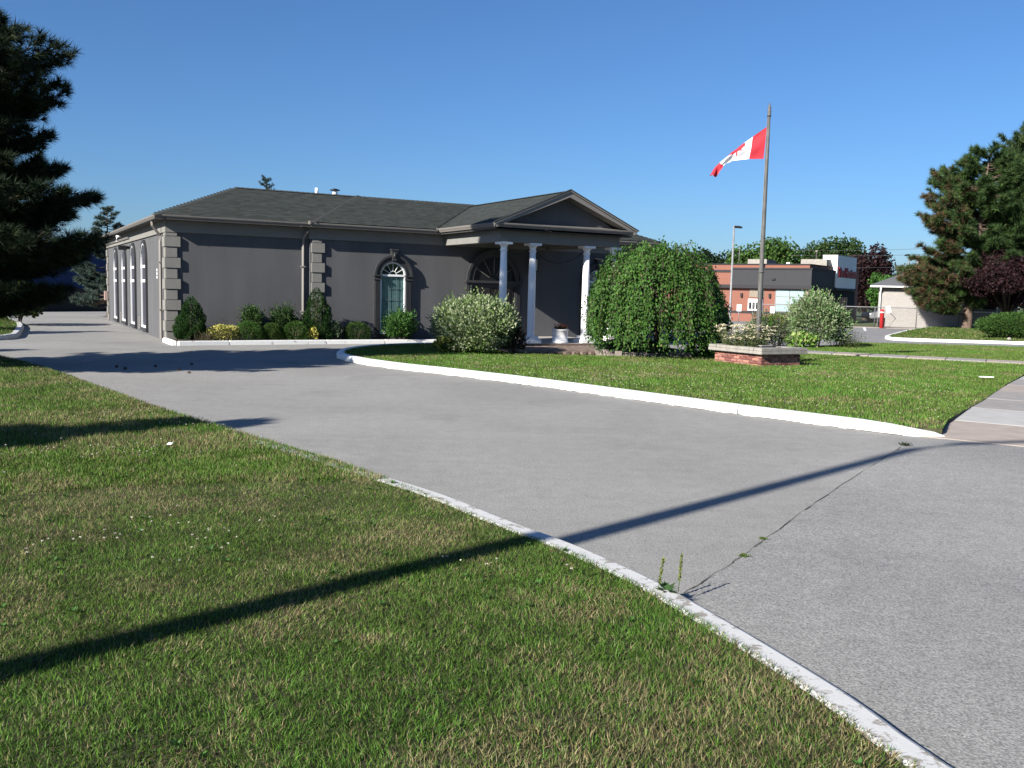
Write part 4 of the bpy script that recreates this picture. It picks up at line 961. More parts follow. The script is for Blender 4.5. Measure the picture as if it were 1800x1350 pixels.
# cloth flag: grid along the fly (s) and down the hoist (t), folded over on itself towards the fly end
def in_poly2(x, y, poly): return bool(in_poly(np.array([x]), np.array([y]), poly)[0])
half = [(0, .46), (.06, .34), (.115, .36), (.09, .17), (.17, .25), (.185, .2), (.29, .22), (.26, .13), (.3, .1), (.14, -.06), (.16, -.12), (.02, -.1), (.02, -.3)]
LEAF = half + [(-x, y) for x, y in reversed(half)]
def flag():
    NS, NT = 96, 48; Hs, Fl = .76, 1.52; sx = 1 / 72.2
    top = [(0, 0), (-22, 16.5), (-40, 30), (-57, 44), (-72, 58), (-82, 67), (-91, 82)]
    bot = [(-3, 54), (-27, 54.5), (-40, 55.5), (-55, 57.5), (-66, 63), (-74, 74), (-80, 85.5)]
    ss = [0, .25, .42, .58, .72, .82, 1.0]
    co = np.zeros((NS + 1, NT + 1, 3))
    for i in range(NS + 1):
        s = i / NS; tx = np.interp(s, ss, [p[0] for p in top]); tz = np.interp(s, ss, [p[1] for p in top]); bx = np.interp(s, ss, [p[0] for p in bot]); bz = np.interp(s, ss, [p[1] for p in bot])
        wv_ = math.hypot(bx - tx, bz - tz) * sx; nf = 1 if s < .3 else 1.0
        need = max(0, Hs / max(wv_, .12)); amp = wv_ * (.2 + .2 * max(0, s - .7)) * math.sqrt(max(0, need ** 2 - 1)) / 2.6
        for j in range(NT + 1):
            t = j / NT; k0 = min(1, max(0, (s - .22) / .25)); t0 = .34 * k0; back = max(0, (t0 - t)) / max(t0, .01); ph = t * 2 * math.pi * 1.25
            ff = (t0 - t) * .8 if t < t0 else (t - t0) / (1 - t0)
            x = tx + (bx - tx) * ff; z = tz + (bz - tz) * ff
            y = amp * (math.sin(ph + .6) - math.sin(.6)) * .5 + .05 * math.sin(s * 9 + t * 3) * s + .02 * math.sin(s * 23 - t * 8) * s + .22 * s + (.05 * math.sin(back * 1.5) if t < t0 else 0)
            co[i, j] = (x * sx, y, -z * sx + .006 * math.sin(s * 40 + t * 11) * s)
    V = co.reshape(-1, 3); me = bpy.data.meshes.new('flag'); fs = []; mi = []
    for i in range(NS):
        for j in range(NT):
            a = i * (NT + 1) + j; fs.append((a, a + NT + 1, a + NT + 2, a + 1)); s = (i + .5) / NS; t = (j + .5) / NT
            mi.append(0 if s < .25 or s > .75 or in_poly2((s - .5) * 2.0, .5 - t - .06, LEAF) else 1)
    me.from_pydata([tuple(v) for v in V], [], fs); me.polygons.foreach_set('use_smooth', [True] * len(fs))
    for nm, c in (('flag_red_cloth', (.52, .028, .045)), ('flag_white_cloth', (.8, .8, .8))):
        m, n, l, p = new_mat(nm); p.inputs['Base Color'].default_value = (*c, 1); p.inputs['Roughness'].default_value = .8
        t_ = n.new('ShaderNodeBsdfTranslucent'); t_.inputs[0].default_value = (*c, 1); mx = n.new('ShaderNodeMixShader'); mx.inputs[0].default_value = .3
        no = n.new('ShaderNodeTexNoise'); no.inputs['Scale'].default_value = 7; bp = n.new('ShaderNodeBump'); bp.inputs['Strength'].default_value = .25; bp.inputs['Distance'].default_value = .02
        l.new(no.outputs[0], bp.inputs['Height']); l.new(bp.outputs[0], p.inputs['Normal'])
        l.new(p.outputs[0], mx.inputs[1]); l.new(t_.outputs[0], mx.inputs[2]); l.new(mx.outputs[0], n['Material Output'].inputs[0]); me.materials.append(m)
    me.polygons.foreach_set('material_index', mi)
    o = bpy.data.objects.new('flag', me); COL.objects.link(o); o.location = (pc_.x - .045, pc_.y - .02, 5.74)
    tag(o, 'red and white maple leaf flag drooping from the flagpole', 'flag')
flag()
yl = PL0 + Vector((math.cos(PANG), math.sin(PANG))) * .5 + Vector((-math.sin(PANG), math.cos(PANG))) * .95
blossoms('yarrow', 'cream flat topped yarrow flowers filling the brick planter', (yl.x - .12, yl.y, .4), (.72, .72), .62, 110, (.72, .66, .46), .04, (.09, .115, .05), 50, per=16, foliage=2600, petal=.05)
shrub('leafy_weed', 'tall dusty green weed behind the flagpole in the planter', 'plant', (6.05, 23.1, .4), .33, .3, 1.0, 1100, (.06, .015), [((.1, .13, .07), .6), ((.16, .18, .11), .4)], 51, dirs='up', lump=.5)
shrub('leafy_weed', 'sparse tall weed spray right of the flagpole in the planter', 'plant', (6.5, 23.0, .4), .4, .3, .75, 700, (.07, .013), [((.07, .1, .055), .7), ((.1, .08, .06), .3)], 52, dirs='up', lump=.5, tips=60)
mk = thing('stone_marker', 'small dark stone marker tilted among the planter flowers', 'stone', (5.98, 22.05, .4), PANG)
MB().prism([(-.2, 0), (.26, 0), (.17, .17), (-.17, .17)], 'y', -.05, .05).build('stone', 'stone', mk, .008)
MB().box(-.18, .18, -.055, .055, .171, .19).build('pale_top', 'cap', mk, .004)

# ------------------------------------------------------------------ trees near by
PINE = (.2, .0062, 30, .95)
NW_PROF = [(.9, 1.9), (1.6, 2.2), (2.4, 2.2), (3.0, 2.0), (3.6, 1.5), (4.2, 1.1), (4.7, 1.2), (5.3, 1.55), (5.9, 1.6), (6.4, 1.5), (7.2, 1.1), (8.5, 1.2), (9.5, 1.15), (10.3, .85), (10.8, .3)]
conifer('pine_tree', 'dark dense pine at the left edge beside the driveway', 'tree', (-11.5, 17.2, .05), 11.9, [(.9, 1.9), (1.6, 2.3), (2.4, 2.5), (3.0, 2.3), (3.6, 1.8), (4.2, 1.5), (4.7, 1.6), (5.3, 1.8), (5.9, 1.7), (6.4, 1.3), (7.2, 1.1), (8.5, 1.2), (9.5, 1.15), (10.6, 1.0), (11.4, .7), (11.9, .3)], 60, whorl=.28, per=10, z0=.8, tuft=PINE, cols=((.012, .022, .01), .9, (.035, .052, .02)), trunk=.19, droop=.05,
        extra=[(z + ((z * 3.7) % .2) - .1, a + ((z * 7.3) % 1 - .5) * .12, L) for z, L in ((5.6, 2.2), (5.1, 3.1), (4.55, 3.0), (4.2, 2.6), (3.75, 2.7), (3.2, 2.9), (2.65, 3.45), (2.3, 3.0), (1.8, 3.7), (1.5, 3.2), (1.0, 3.0), (.9, 2.6)) for a in (-.5, -.28, -.08, .12, .3)], density=2.5, group='pine trees')
for (x, y, H, pr, lb, sd_) in ((-25.2, 20.6, 8.3, [(1, 2.4), (4, 2.0), (6, 1.1), (8, .2)], 'conifer left of view whose shadow tip reaches the rear driveway', 61), (-20.5, 14.0, 6.0, [(.8, 2.0), (3, 1.5), (5, .6), (5.9, .1)], 'smaller conifer on the lawn left of the dark pine', 62)):
    conifer('pine_tree', lb, 'tree', (x, y, .1), H, pr, sd_, whorl=.5, per=8, z0=.9, tuft=(.35, .04, 8, 1.0), cols=((.018, .032, .014), .9, (.035, .055, .02)), trunk=.2, density=1.3, group='pine trees')
spr = (.16, .012, 15, 1.1)
conifer('spruce_tree', 'blue green spruce behind the left rear corner of the building', 'tree', (-19.6, 45.2, 0), 5.3, [(.6, 1.75), (1.4, 1.7), (2.4, 1.45), (3.6, .95), (4.5, .55), (5.2, .12)], 64, whorl=.34, per=7, z0=.7, tuft=spr, cols=((.045, .07, .055), .8, (.07, .09, .075)), trunk=.12, droop=.22, rise=.25, density=2.2)
conifer('spruce_tree', 'spruce tip showing above the roof ridge', 'tree', (-15.9, 60, 0), 8.45, [(4, 1.5), (7, .7), (8, .4), (8.4, .1)], 65, whorl=.4, per=6, z0=5.5, tuft=spr, cols=((.03, .05, .04), .9, (.05, .07, .05)), trunk=.14, rise=.5)
def brn(p): return float(np.clip((-p[0] - .7) / 2.6, 0, .75)) * (.75 if p[2] < 8.4 else .3)
RP = (.36, .018, 20, .95)
conifer('pine_tree', 'broad pine with browning left branches beside the pale block house', 'tree', (28.1, 58.0, .1), 11.0, [(1.5, 2.2), (2.2, 3.6), (4.4, 4.0), (5.8, 4.2), (7, 3.5), (8.4, 2.9), (9.7, 1.8), (10.8, .5)], 66, whorl=.44, per=10, z0=1.6, tuft=RP, cols=((.028, .054, .017), .7, (.05, .085, .024)), brown=brn, trunk=.3, bark='bark_pale', density=1.4, group='pine trees', lean=(.7, 0), extra=[(z, math.pi + a, L) for z, L in ((.9, 2.6), (1.2, 3.0), (1.6, 3.5), (2.2, 4.0), (2.7, 4.1)) for a in (-.5, -.25, 0, .25, .5)])
conifer('pine_tree', 'taller green pine at the right edge behind the browning one', 'tree', (33.3, 60.5, .1), 13.6, [(2, 3.4), (4.5, 4.6), (7, 4.5), (9.6, 3.3), (11.8, 1.7), (13.4, .35)], 67, whorl=.5, per=9, z0=2.2, tuft=RP, cols=((.025, .045, .016), .7, (.048, .07, .022)), trunk=.36, density=1.25, group='pine trees')
leafy_tree('purple_maple', 'dark purple leaved tree beneath the right hand pines', (29.2, 55.4, .1), 5.1, 4.1, 22000, (.16, .055), (.022, .011, .013), 68, z0=1.0, lobes=34, trunk=.14, col2=(.038, .017, .018), flat=.55)
shrub('juniper', 'wide mounded green juniper on the far grass island', 'shrub', (24.3, 43.9, .1), 2.65, 1.9, 1.2, 26000, (.1, .022), [((.035, .075, .018), .55), ((.06, .115, .022), .45)], 69, lumps=60, lump=.34, shell=.7)
MB().lathe([(.02, 0), (.09, .03), (.1, .08), (.06, .14), (.02, .15)], (0, 0, 0), 12).build('rock', 'cap')
rk_ = bpy.data.objects['rock']; rk_.location = (21.9, 41.2, .09); tag(rk_, 'small pale yellow stone at the foot of the mounded juniper', 'stone')
shrub('leafy_shrub', 'dark shrub with yellow green tips at the left edge by the driveway', 'shrub', (-18.7, 35.2, .1), 1.2, 1.0, 1.6, 3200, (.14, .045), [((.02, .035, .012), .8), ((.1, .12, .02), .2)], 70, lump=.4)

# ------------------------------------------------------------------ left background: slatted fence and blue metal building
fn = thing('slat_fence', 'dark slatted fence at the end of the driveway', 'fence', (-28.6, 46.2, 0), math.atan2(.855, .519))
FLEN, FH = 17.0, 1.3
for k in range(8): box('post', 'fence_dark', fn, k * FLEN / 7 - .05, k * FLEN / 7 + .05, .03, .13, -.05, FH + .03)
sl0 = None
for k in range(92):
    if sl0 is None: sl0 = MB().box(0, .1832, 0, .022, 0.0, FH).build('slat', 'fence_dark', fn); o = sl0
    else: o = sl0.copy(); COL.objects.link(o); o.parent = fn
    o.location = (k * FLEN / 92, -.002 * (k % 3), .0)
box('rail', 'fence_dark', fn, 0, FLEN, .024, .06, .3, .4); box('rail', 'fence_dark', fn, 0, FLEN, .024, .06, FH - .2, FH - .1)
bb = thing('metal_building', 'blue ribbed metal building with red roof edge behind the slatted fence', 'building', (-34.5, 50.0, 0), math.atan2(.855, .519))
box('wall', 'blue_wall', bb, 0, 26, 0, 14, -.1, 3.95)
rb_ = MB()
for k in range(86): rb_.prism([(k * .3, 0), (k * .3 + .03, -.035), (k * .3 + .09, -.035), (k * .3 + .12, 0)], 'z', 0, 3.95)
r_ = rb_.build('rib', 'blue_wall', bb); r_['kind'] = 'stuff'
MB().prism([(-.15, 3.95), (-.15, 4.15), (7, 4.3), (14.1, 4.15), (14.1, 3.95)], 'x', -.3, 26.3).build('roof', 'rust', bb)

# ------------------------------------------------------------------ right background: red brick coffee shop
sh = thing('coffee_shop', 'low red brick shop with charcoal panel band and white sign tower', 'building', (20.4, 65.0, 0), math.atan2(.582, -.813))
# local x runs to the left along the facade, local y (negative) into depth
def sbox(name, m, x0, x1, d0, d1, z0, z1, parent=sh, bevel=0): return box(name, m, parent, x0, x1, -d1, -d0, z0, z1, bevel)
sbox('wall', 'far_brick', 0, 19, 0, 12, -.1, 4.06)
sbox('parapet_cap', 'panel_dark', -.06, 19.06, -.06, 12.06, 4.06, 4.13)
sbox('stripe', 'panel_dark', 5.6, 19, -.03, 0, 3.5, 3.68)
sbox('panel_band', 'panel', -.25, 5.55, -.28, 7.5, 2.62, 3.72)
sbox('panel_cap', 'panel_dark', -.3, 5.6, -.33, 7.6, 3.72, 3.84)
sbox('soffit_band', 'panel_dark', -.32, 19, -.34, 7.6, 2.38, 2.62)
sbox('base_stripe', 'panel_dark', 0.003, 19, -.03, 0, .58, .74)
win = sbox('window', 'gutter', .25, 2.35, -.04, .0, .74, 2.36)
sbox('pilaster', 'beige', -.02, .24, -.06, 0.0, 0, 2.38)
for i in range(2):
    for j in range(3): sbox('pane', 'shop_glass', .32 + i * 1.0, .32 + i * 1.0 + .94, -.06, -.04, .8 + j * .52, .8 + j * .52 + .46, win)
sbox('panel', 'beige', 3.15, 4.25, -.03, 0, 1.75, 2.36)
dw = sbox('service_window', 'whiteframe', 3.2, 4.3, -.09, 0, .78, 1.62)
for i in range(4): sbox('pane', 'darkroom', 3.28 + i * .25, 3.28 + i * .25 + .19, -.1, -.09, .9, 1.38, dw)
for x in (2.65, 4.75):
    sc_ = sbox('wall_light', 'black', x, x + .14, -.14, 0, 1.72, 2.02)
sbox('camera_box', 'black', 2.3, 2.55, -.4, -.28, 3.0, 3.1)
for x, wd in ((.1, 1.9), (4.6, 1.5)):
    u_ = MB().prism([(-6, 4.1), (-6, 4.55), (-5.2, 4.62), (-4, 4.62), (-4, 4.1)], 'x', x, x + wd).build('rooftop_unit', 'cap', sh)
sbox('duct', 'whiteframe', 2.9, 3.15, 4.2, 4.5, 4.1, 4.4); MB().lathe([(.05, 0), (.05, 1.0), (.09, 1.0), (.09, 1.1)], (1.2, -5, 4.2), 8).build('flue', 'cap', sh)
MB().lathe([(.025, 0), (.02, 1.5)], (6.6, -3.5, 4.1), 6).build('mast', 'gutter', sh)
tw = sbox('sign_tower', 'white', -.37, .7, 5.0, 9.9, 2.57, 4.95)
sbox('tower_cap', 'gutter', -.4, .73, 4.97, 9.93, 4.95, 5.0, tw)
tg = MB()
for k in range(1, 9): tg.box(-.38, .71, -9.91, -4.99, 2.57 + k * .265 - .01, 2.57 + k * .265)
tg.build('siding_joint', 'whiteframe', tw)
sbox('entry_recess', 'darkroom', -.2, 0, 4.0, 10.5, 0, 2.38); 
for k in range(4): sbox('entry_door', M.setdefault('door_reflection', mat('orange_brown_reflection', (.3, .12, .05), .5)), -.24, -.2, 6.4 + k * .55, 6.4 + k * .55 + .42, .15, 1.9)  # orange-brown reflection on the entry doors, painted in as their colour
sbox('canopy_edge', 'panel_dark', -.42, .3, 4.9, 10.0, 2.42, 2.57)
def lettering(body, size, loc, rot, m, parent, ext=.04, shear=.18, off=.0):
    cu = bpy.data.curves.new('lettering', 'FONT'); cu.body = body; cu.size = size; cu.extrude = ext; cu.shear = shear; cu.offset = off; cu.align_x = 'CENTER'; cu.space_character = .92
    t_ = bpy.data.objects.new('t', cu); COL.objects.link(t_); dg = bpy.context.evaluated_depsgraph_get()
    me = bpy.data.meshes.new_from_object(t_.evaluated_get(dg)); bpy.data.objects.remove(t_); me.materials.clear(); me.materials.append(M[m])
    o = bpy.data.objects.new('lettering', me); COL.objects.link(o); o.parent = parent; o.location = loc; o.rotation_euler = rot; return o
lettering('Tim Hortons', .95, (-.41, -7.45, 3.42), (rad(90), 0, rad(-90)), 'sign_red', tw, .05, .2, .022)
lettering('Tim Hortons', .95, (-.385, -7.5, 3.40), (rad(90), 0, rad(-90)), 'panel_dark', tw, .03, .2, .04)

# far trees beyond the shop
FT = 'trees beyond the brick shop'
leafy_tree('leafy_tree', 'loose light green tree over the right end of the grey roof', (10.9, 75, 0), 6.3, 1.3, 2600, (.3, .12), (.055, .095, .028), 80, z0=1.5, group=FT)
leafy_tree('leafy_tree', 'narrow dark green tree beside the small lamp post right of grey roof', (13.1, 78, 0), 6.0, .95, 2000, (.3, .12), (.035, .06, .026), 81, z0=1.5, group=FT)
leafy_tree('leafy_tree', 'dark low evergreen looking tree left of the parking lamp', (19.8, 95, 0), 6.7, 3.4, 7000, (.32, .13), (.016, .034, .015), 82, z0=.8, lobes=20, group=FT)
leafy_tree('leafy_tree', 'bright green broad tree behind the flagpole', (23.6, 90, 0), 7.8, 4.2, 12000, (.3, .12), (.045, .095, .02), 83, z0=1.0, lobes=26, group=FT, col2=(.075, .13, .03))
leafy_tree('leafy_tree', 'pale blue green small tree between the two large ones', (28.4, 99, 0), 7.4, 1.6, 2400, (.3, .12), (.07, .1, .06), 84, z0=2.0, group=FT)
leafy_tree('leafy_tree', 'large dark green tree behind the white sign tower', (32.0, 95, 0), 8.6, 4.4, 14000, (.3, .12), (.024, .052, .014), 85, z0=.6, lobes=26, group=FT, col2=(.045, .075, .02))
leafy_tree('purple_maple', 'dark maroon tree right of the white sign tower', (31.8, 85, 0), 7.5, 2.7, 10000, (.24, .1), (.022, .012, .014), 86, z0=.2, lobes=24, group=FT, col2=(.035, .017, .018))
conifer('spruce_tree', 'small far spruce right of the maroon tree', 'tree', (39.2, 100, 0), 7.1, [(3, 1.2), (5, .9), (7, .1)], 87, whorl=.5, per=6, z0=2.5, tuft=(.3, .04, 8, 1.1), cols=((.03, .05, .03), .9, (.05, .07, .04)), trunk=.12)
leafy_tree('leafy_tree', 'bright green bush tree against the pale block house corner', (31.2, 80, 0), 4.4, 1.3, 3200, (.24, .09), (.04, .1, .02), 88, z0=.1, lobes=14, group=FT, col2=(.06, .14, .03))
leafy_tree('leafy_tree', 'dark shady tree low behind the parked car', (28.8, 84, 0), 4.2, 2.0, 3600, (.26, .1), (.014, .028, .014), 89, z0=.0, lobes=14, group=FT)
leafy_tree('leafy_tree', 'deep green tree peeking over the pale block house roof', (37.5, 90, 0), 5.6, 2.6, 5000, (.26, .1), (.025, .06, .015), 90, z0=.2, lobes=18, group=FT)

# ------------------------------------------------------------------ pale block house and yard things on the right
hs = thing('block_house', 'pale block house with grey hip roof behind the right hand trees', 'house', (24.5, 63.0, 0), rad(-23))
box('wall', 'pale_brick', hs, 0, 8.3, 0, 4.5, -.1, 2.6)
box('frieze', M.setdefault('grey_frz', mat('grey_frieze', (.12, .115, .11), .8)), hs, -.02, 8.32, -.02, 4.52, 2.32, 2.6)
box('soffit', 'whiteframe', hs, -.55, 8.85, -.5, 5.0, 2.62, 2.74)
M['house_roof'] = mat('grey_house_roof', (.085, .09, .098), .9, .15, 8)
MB().add([(-.6, -.55, 2.74), (8.9, -.55, 2.74), (8.9, 5.05, 2.74), (-.6, 5.05, 2.74), (2.2, 2.25, 3.95), (6.1, 2.25, 3.95)], [(0, 1, 5, 4), (1, 2, 5), (2, 3, 4, 5), (3, 0, 4), (0, 3, 2, 1)]).build('roof', 'house_roof', hs)
MB().tube([(.12, -.45, 2.66), (.12, -.2, 2.4), (.12, -.07, 2.2), (.12, -.07, .1)], .06, 6).build('downspout', 'whiteframe', hs)
MB().tube([(2.3, 2.3, 3.0), (2.3, 2.3, 4.5)], .11, 10).build('flue', 'white', hs)
wn = MB().box(5.6, 7.2, -.05, 0, 1.1, 1.95).build('window', 'whiteframe', hs); box('pane', 'darkroom', wn, 5.7, 7.1, -.06, -.05, 1.18, 1.87)
M['shade_wall'] = mat('grey_leanto', (.3, .32, .36), .8)

cf = thing('chainlink_fence', 'low chain link fence in front of parked car', 'fence', (15.5, 60.6, 0), rad(-10))
CL, CH = 15.0, 1.3
for k in range(7): MB().lathe([(.03, 0), (.03, CH + .04), (.005, CH + .08)], (k * CL / 6, 0, -.02), 8).build('post', 'grey_metal', cf)
MB().tube([(0, 0, CH), (CL, 0, CH)], .028, 6).build('rail', M.setdefault('galv', mat('galvanised', (.19, .195, .2), .45)), cf)
wm = MB(); s_ = .11
for k in range(int((CL + CH) / s_)):
    for sg in (1, -1):
        xa = k * s_ - (CH if sg > 0 else 0); a = (xa, 0.0) if sg > 0 else (xa, CH); xb = xa + CH; b = (xb, CH) if sg > 0 else (xb, 0.0)
        if xa < 0: 
            dlt = -xa; a = (0, dlt) if sg > 0 else (0, CH - dlt)
        if xb > CL:
            dlt = xb - CL; b = (CL, CH - dlt) if sg > 0 else (CL, dlt)
        if b[0] - a[0] < .05: continue
        wm.add([(a[0], 0, a[1] + .004), (a[0], .004, a[1] - .004), (b[0], .004, b[1] - .004), (b[0], 0, b[1] + .004)], [(0, 1, 2, 3)])
wo = wm.build('wire_mesh', 'grey_metal', cf); wo['kind'] = 'stuff'
sheet('concrete_strip', [(15.5, 59.9), (31.5, 57.2), (31.5, 58.8), (15.5, 61.8)], .03, 'slab1', thick=.05)
sheet('lawn', [(15.5, 61.82), (24.1, 60.25), (24.4, 62.8), (26.6, 69), (21, 66.2)], .02, 'far_ground')
mk_ = tag(thing('parking_marking', None, None), kind='structure')
MB().add([(19.6, 52.2, .012), (19.75, 52.2, .012), (22.7, 60.2, .012), (22.5, 60.2, .012)], [(0, 1, 2, 3)]).build('paint_line', 'whiteframe', mk_)

# silver car
car = thing('parked_car', 'silver sedan parked behind the chain link fence', 'car', (30.0, 74.0, 0), rad(4))
prof = [(-2.2, .32), (-2.25, .55), (-2.15, .74), (-1.2, .88), (-.55, 1.28), (-.2, 1.38), (.75, 1.38), (1.45, 1.0), (2.1, .93), (2.22, .6), (2.15, .32)]
MB().prism(prof, 'y', -.82, .82).build('body', 'silver', car, .05)
MB().prism([(-1.02, .93), (-.52, 1.26), (-.1, 1.33), (.12, 1.33), (.12, .93)], 'y', -.835, .835).prism([(.18, .93), (.18, 1.33), (.72, 1.33), (1.25, 1.0), (1.2, .93)], 'y', -.835, .835).build('window', 'darkroom', car)
for x in (-1.4, 1.35):
    for y in (-.84, .84):
        wh = MB().lathe([(.31, -.09), (.32, -.05), (.32, .05), (.31, .09)], (0, 0, 0), 18).build('wheel', 'tyre', car); wh.rotation_euler = (rad(90), 0, 0); wh.location = (x, y, .32)
        MB().lathe([(.2, -.1), (.2, .1), (.05, .11)], (0, 0, 0), 14).build('rim', 'silver', wh)
for y in (-.6, .6): box('headlight', 'whiteframe', car, -2.24, -2.05, y - .16, y + .16, .6, .73, .02)

def bollard(label, loc, h, r):
    o = thing('bollard', label, 'bollard', loc, 0, 'red bollards')
    MB().lathe([(r, -.05), (r, h - .12), (r * 1.12, h - .11), (r * 1.12, h - .07), (r * .9, h - .05), (r * .5, h)], (0, 0, 0), 14).build('post', 'red', o)
    MB().lathe([(r * 1.06, h * .8), (r * 1.06, h * .86)], (0, 0, 0), 14).build('band', 'whiteframe', o)
bollard('red bollard left of the flagpole by the shop service window', (17.9, 71.8, 0), 1.05, .15)
bollard('red bollard at the fence in front of the parked car', (23.0, 58.4, .03), 1.16, .12)
def sign_post(label, loc, h, rz=0):
    o = thing('sign_post', label, 'sign', loc, rz, 'white parking signs')
    MB().lathe([(.025, -.05), (.025, h)], (0, 0, 0), 8).build('post', 'galv', o)
    p = MB().box(-.15, .15, -.045, -.028, h - .48, h - .02).build('sign_plate', 'white', o)
    MB().box(-.1, .1, -.05, -.045, h - .14, h - .08).box(-.08, .08, -.05, -.045, h - .24, h - .2).box(-.09, .09, -.05, -.045, h - .34, h - .3).build('print', 'pink', p)
sign_post('white parking sign on thin post left of the red bollard', (15.4, 64.0, 0), 1.25, rad(-10))
sign_post('white parking sign on thin post right of the flagpole', (17.85, 64.6, 0), 1.15, rad(-10))
bp_ = thing('bent_post', 'bent thin post holding a small white notice before the block house', 'sign', (23.75, 58.7, 0))
MB().tube([(-.25, 0, 0), (.22, 0, .62), (-.2, 0, 1.05)], .02, 6).build('post', 'grey_metal', bp_)
np_ = MB().box(-.16, .13, -.04, -.025, 1.0, 1.42).build('notice', 'whiteframe', bp_); np_.rotation_euler = (0, rad(-12), 0)
rb2 = MB().lathe([(.22, 0), (.24, .55), (.2, .6)], (0, 0, 0), 12).build('waste_bin', 'panel', None); rb2.location = (23.95, 60.9, .03); tag(rb2, 'dark waste bin beside the block house downspout', 'bin')

def parking_lamp(label, loc, h, arm, rz, name='street_lamp'):
    o = thing(name, label, 'lamp post', loc, rz)
    MB().lathe([(.09, 0), (.085, .05), (.06, h)], (0, 0, -.05), 8).build('pole', M['galv'], o)
    MB().box(0, arm, -.1, .1, h - .16, h - .04).prism([(.08, h - .18), (arm + .12, h - .2), (arm + .12, h - .09), (.08, h - .03)], 'y', -.12, .12).build('lamp_head', 'black', o, .01)
    MB().lathe([(.1, 0), (.1, .45)], (0, 0, -.02), 10).build('base', 'cap', o)
parking_lamp('tall parking lot lamp with one dark head in front of the brick shop', (14.75, 63.8, 0), 6.55, .42, 0)
parking_lamp('short floodlight pole above the block house roof', (31.4, 75, 0), 5.5, .22, rad(180))
cl_ = thing('street_lamp', 'small curved street lamp beside the trees right of grey roof', 'lamp post', (12.75, 70.0, 0))
MB().tube([(0, 0, 0), (0, 0, 5.1), (-.08, 0, 5.4), (-.3, 0, 5.45)], .05, 8).build('pole', 'grey_metal', cl_)
MB().box(-.45, -.25, -.07, .07, 5.38, 5.46).build('lamp_head', 'grey_metal', cl_); MB().box(-.06, .06, -.06, .06, 4.2, 4.5).build('control_box', 'white', cl_)
bf = thing('billboard', 'thin dark empty sign frame left of the brick shop', 'sign', (14.1, 74, 0))
for x in (0, .28): MB().tube([(x, 0, 0), (x, 0, 4.55)], .02, 5).build('post', 'panel', bf)
MB().tube([(-.02, 0, 4.53), (.5, 0, 4.53)], .02, 5).build('rail', 'panel', bf)
for i, (z0_, z1_, y_) in enumerate(((5.7, 6.6, 78), (5.3, 6.1, 78.5), (4.4, 5.0, 79))):
    o = MB().tube([(23 + 16 * t, y_ + 4 * t, z0_ + (z1_ - z0_) * t - .6 * t * (1 - t)) for t in [k / 10 for k in range(11)]], .012, 4).build('power_line', 'grey_metal')
    tag(o, ('uppermost thin overhead wire near the right hand pines', 'middle thin overhead wire near the right hand pines', 'lowest thin overhead wire near the right hand pines')[i], 'wire', 'overhead wires')

# ------------------------------------------------------------------ poles just out of view on the left: their shadows lie across lawn and drive
d_ = -Vector((to_sun.x, to_sun.y)).normalized(); cot = 1 / math.tan(rad(SUN_EL))
tip = Vector((2.55, 8.5)) + d_ * 3.4; Hp = 8.6; bpz = tip - d_ * (Hp * cot)
sl = thing('street_light', 'street light pole whose long shadow crosses the driveway', 'lamp post', (bpz.x, bpz.y, .05))
sdir = Vector((.78, -.12, 0)).normalized()
MB().tube([(0, 0, -.2), (0, 0, 3), (0, 0, Hp - .3), tuple(sdir * .25 + Vector((0, 0, Hp + .15))), tuple(sdir * .9 + Vector((0, 0, Hp + .4))), tuple(sdir * 2.2 + Vector((0, 0, Hp + .45)))], [.14, .125, .085, .07, .055, .05], 12).build('pole', 'grey_metal', sl)
MB().box(-.2, .4, -.12, .12, -.06, .06).build('lamp_head', 'grey_metal', sl, .03).location = tuple(sdir * 2.4 + Vector((0, 0, Hp + .42)))
for i, (tx, ty, H_, k_) in enumerate(((-3.15, 11.6, 5.2, .4), (-4.4, 10.0, 4.2, .22))):
    b_ = Vector((tx, ty)) - d_ * (H_ * cot)
    conifer('spruce_tree', ('small cone shaped spruce casting the broad shadow on the left lawn', 'slim spruce casting the narrower shadow on the left lawn')[i], 'tree', (b_.x, b_.y, .05), H_, [(.4, H_ * k_ * .85), (H_ * .5, H_ * k_ * .5), (H_ - .3, .12), (H_, .04)], 95 + i, whorl=.22, per=9, z0=.4, tuft=(.16, .03, 9, 1.1), cols=((.03, .05, .03), .9, (.05, .07, .045)), trunk=.1, droop=.2, rise=.2, density=2.0)

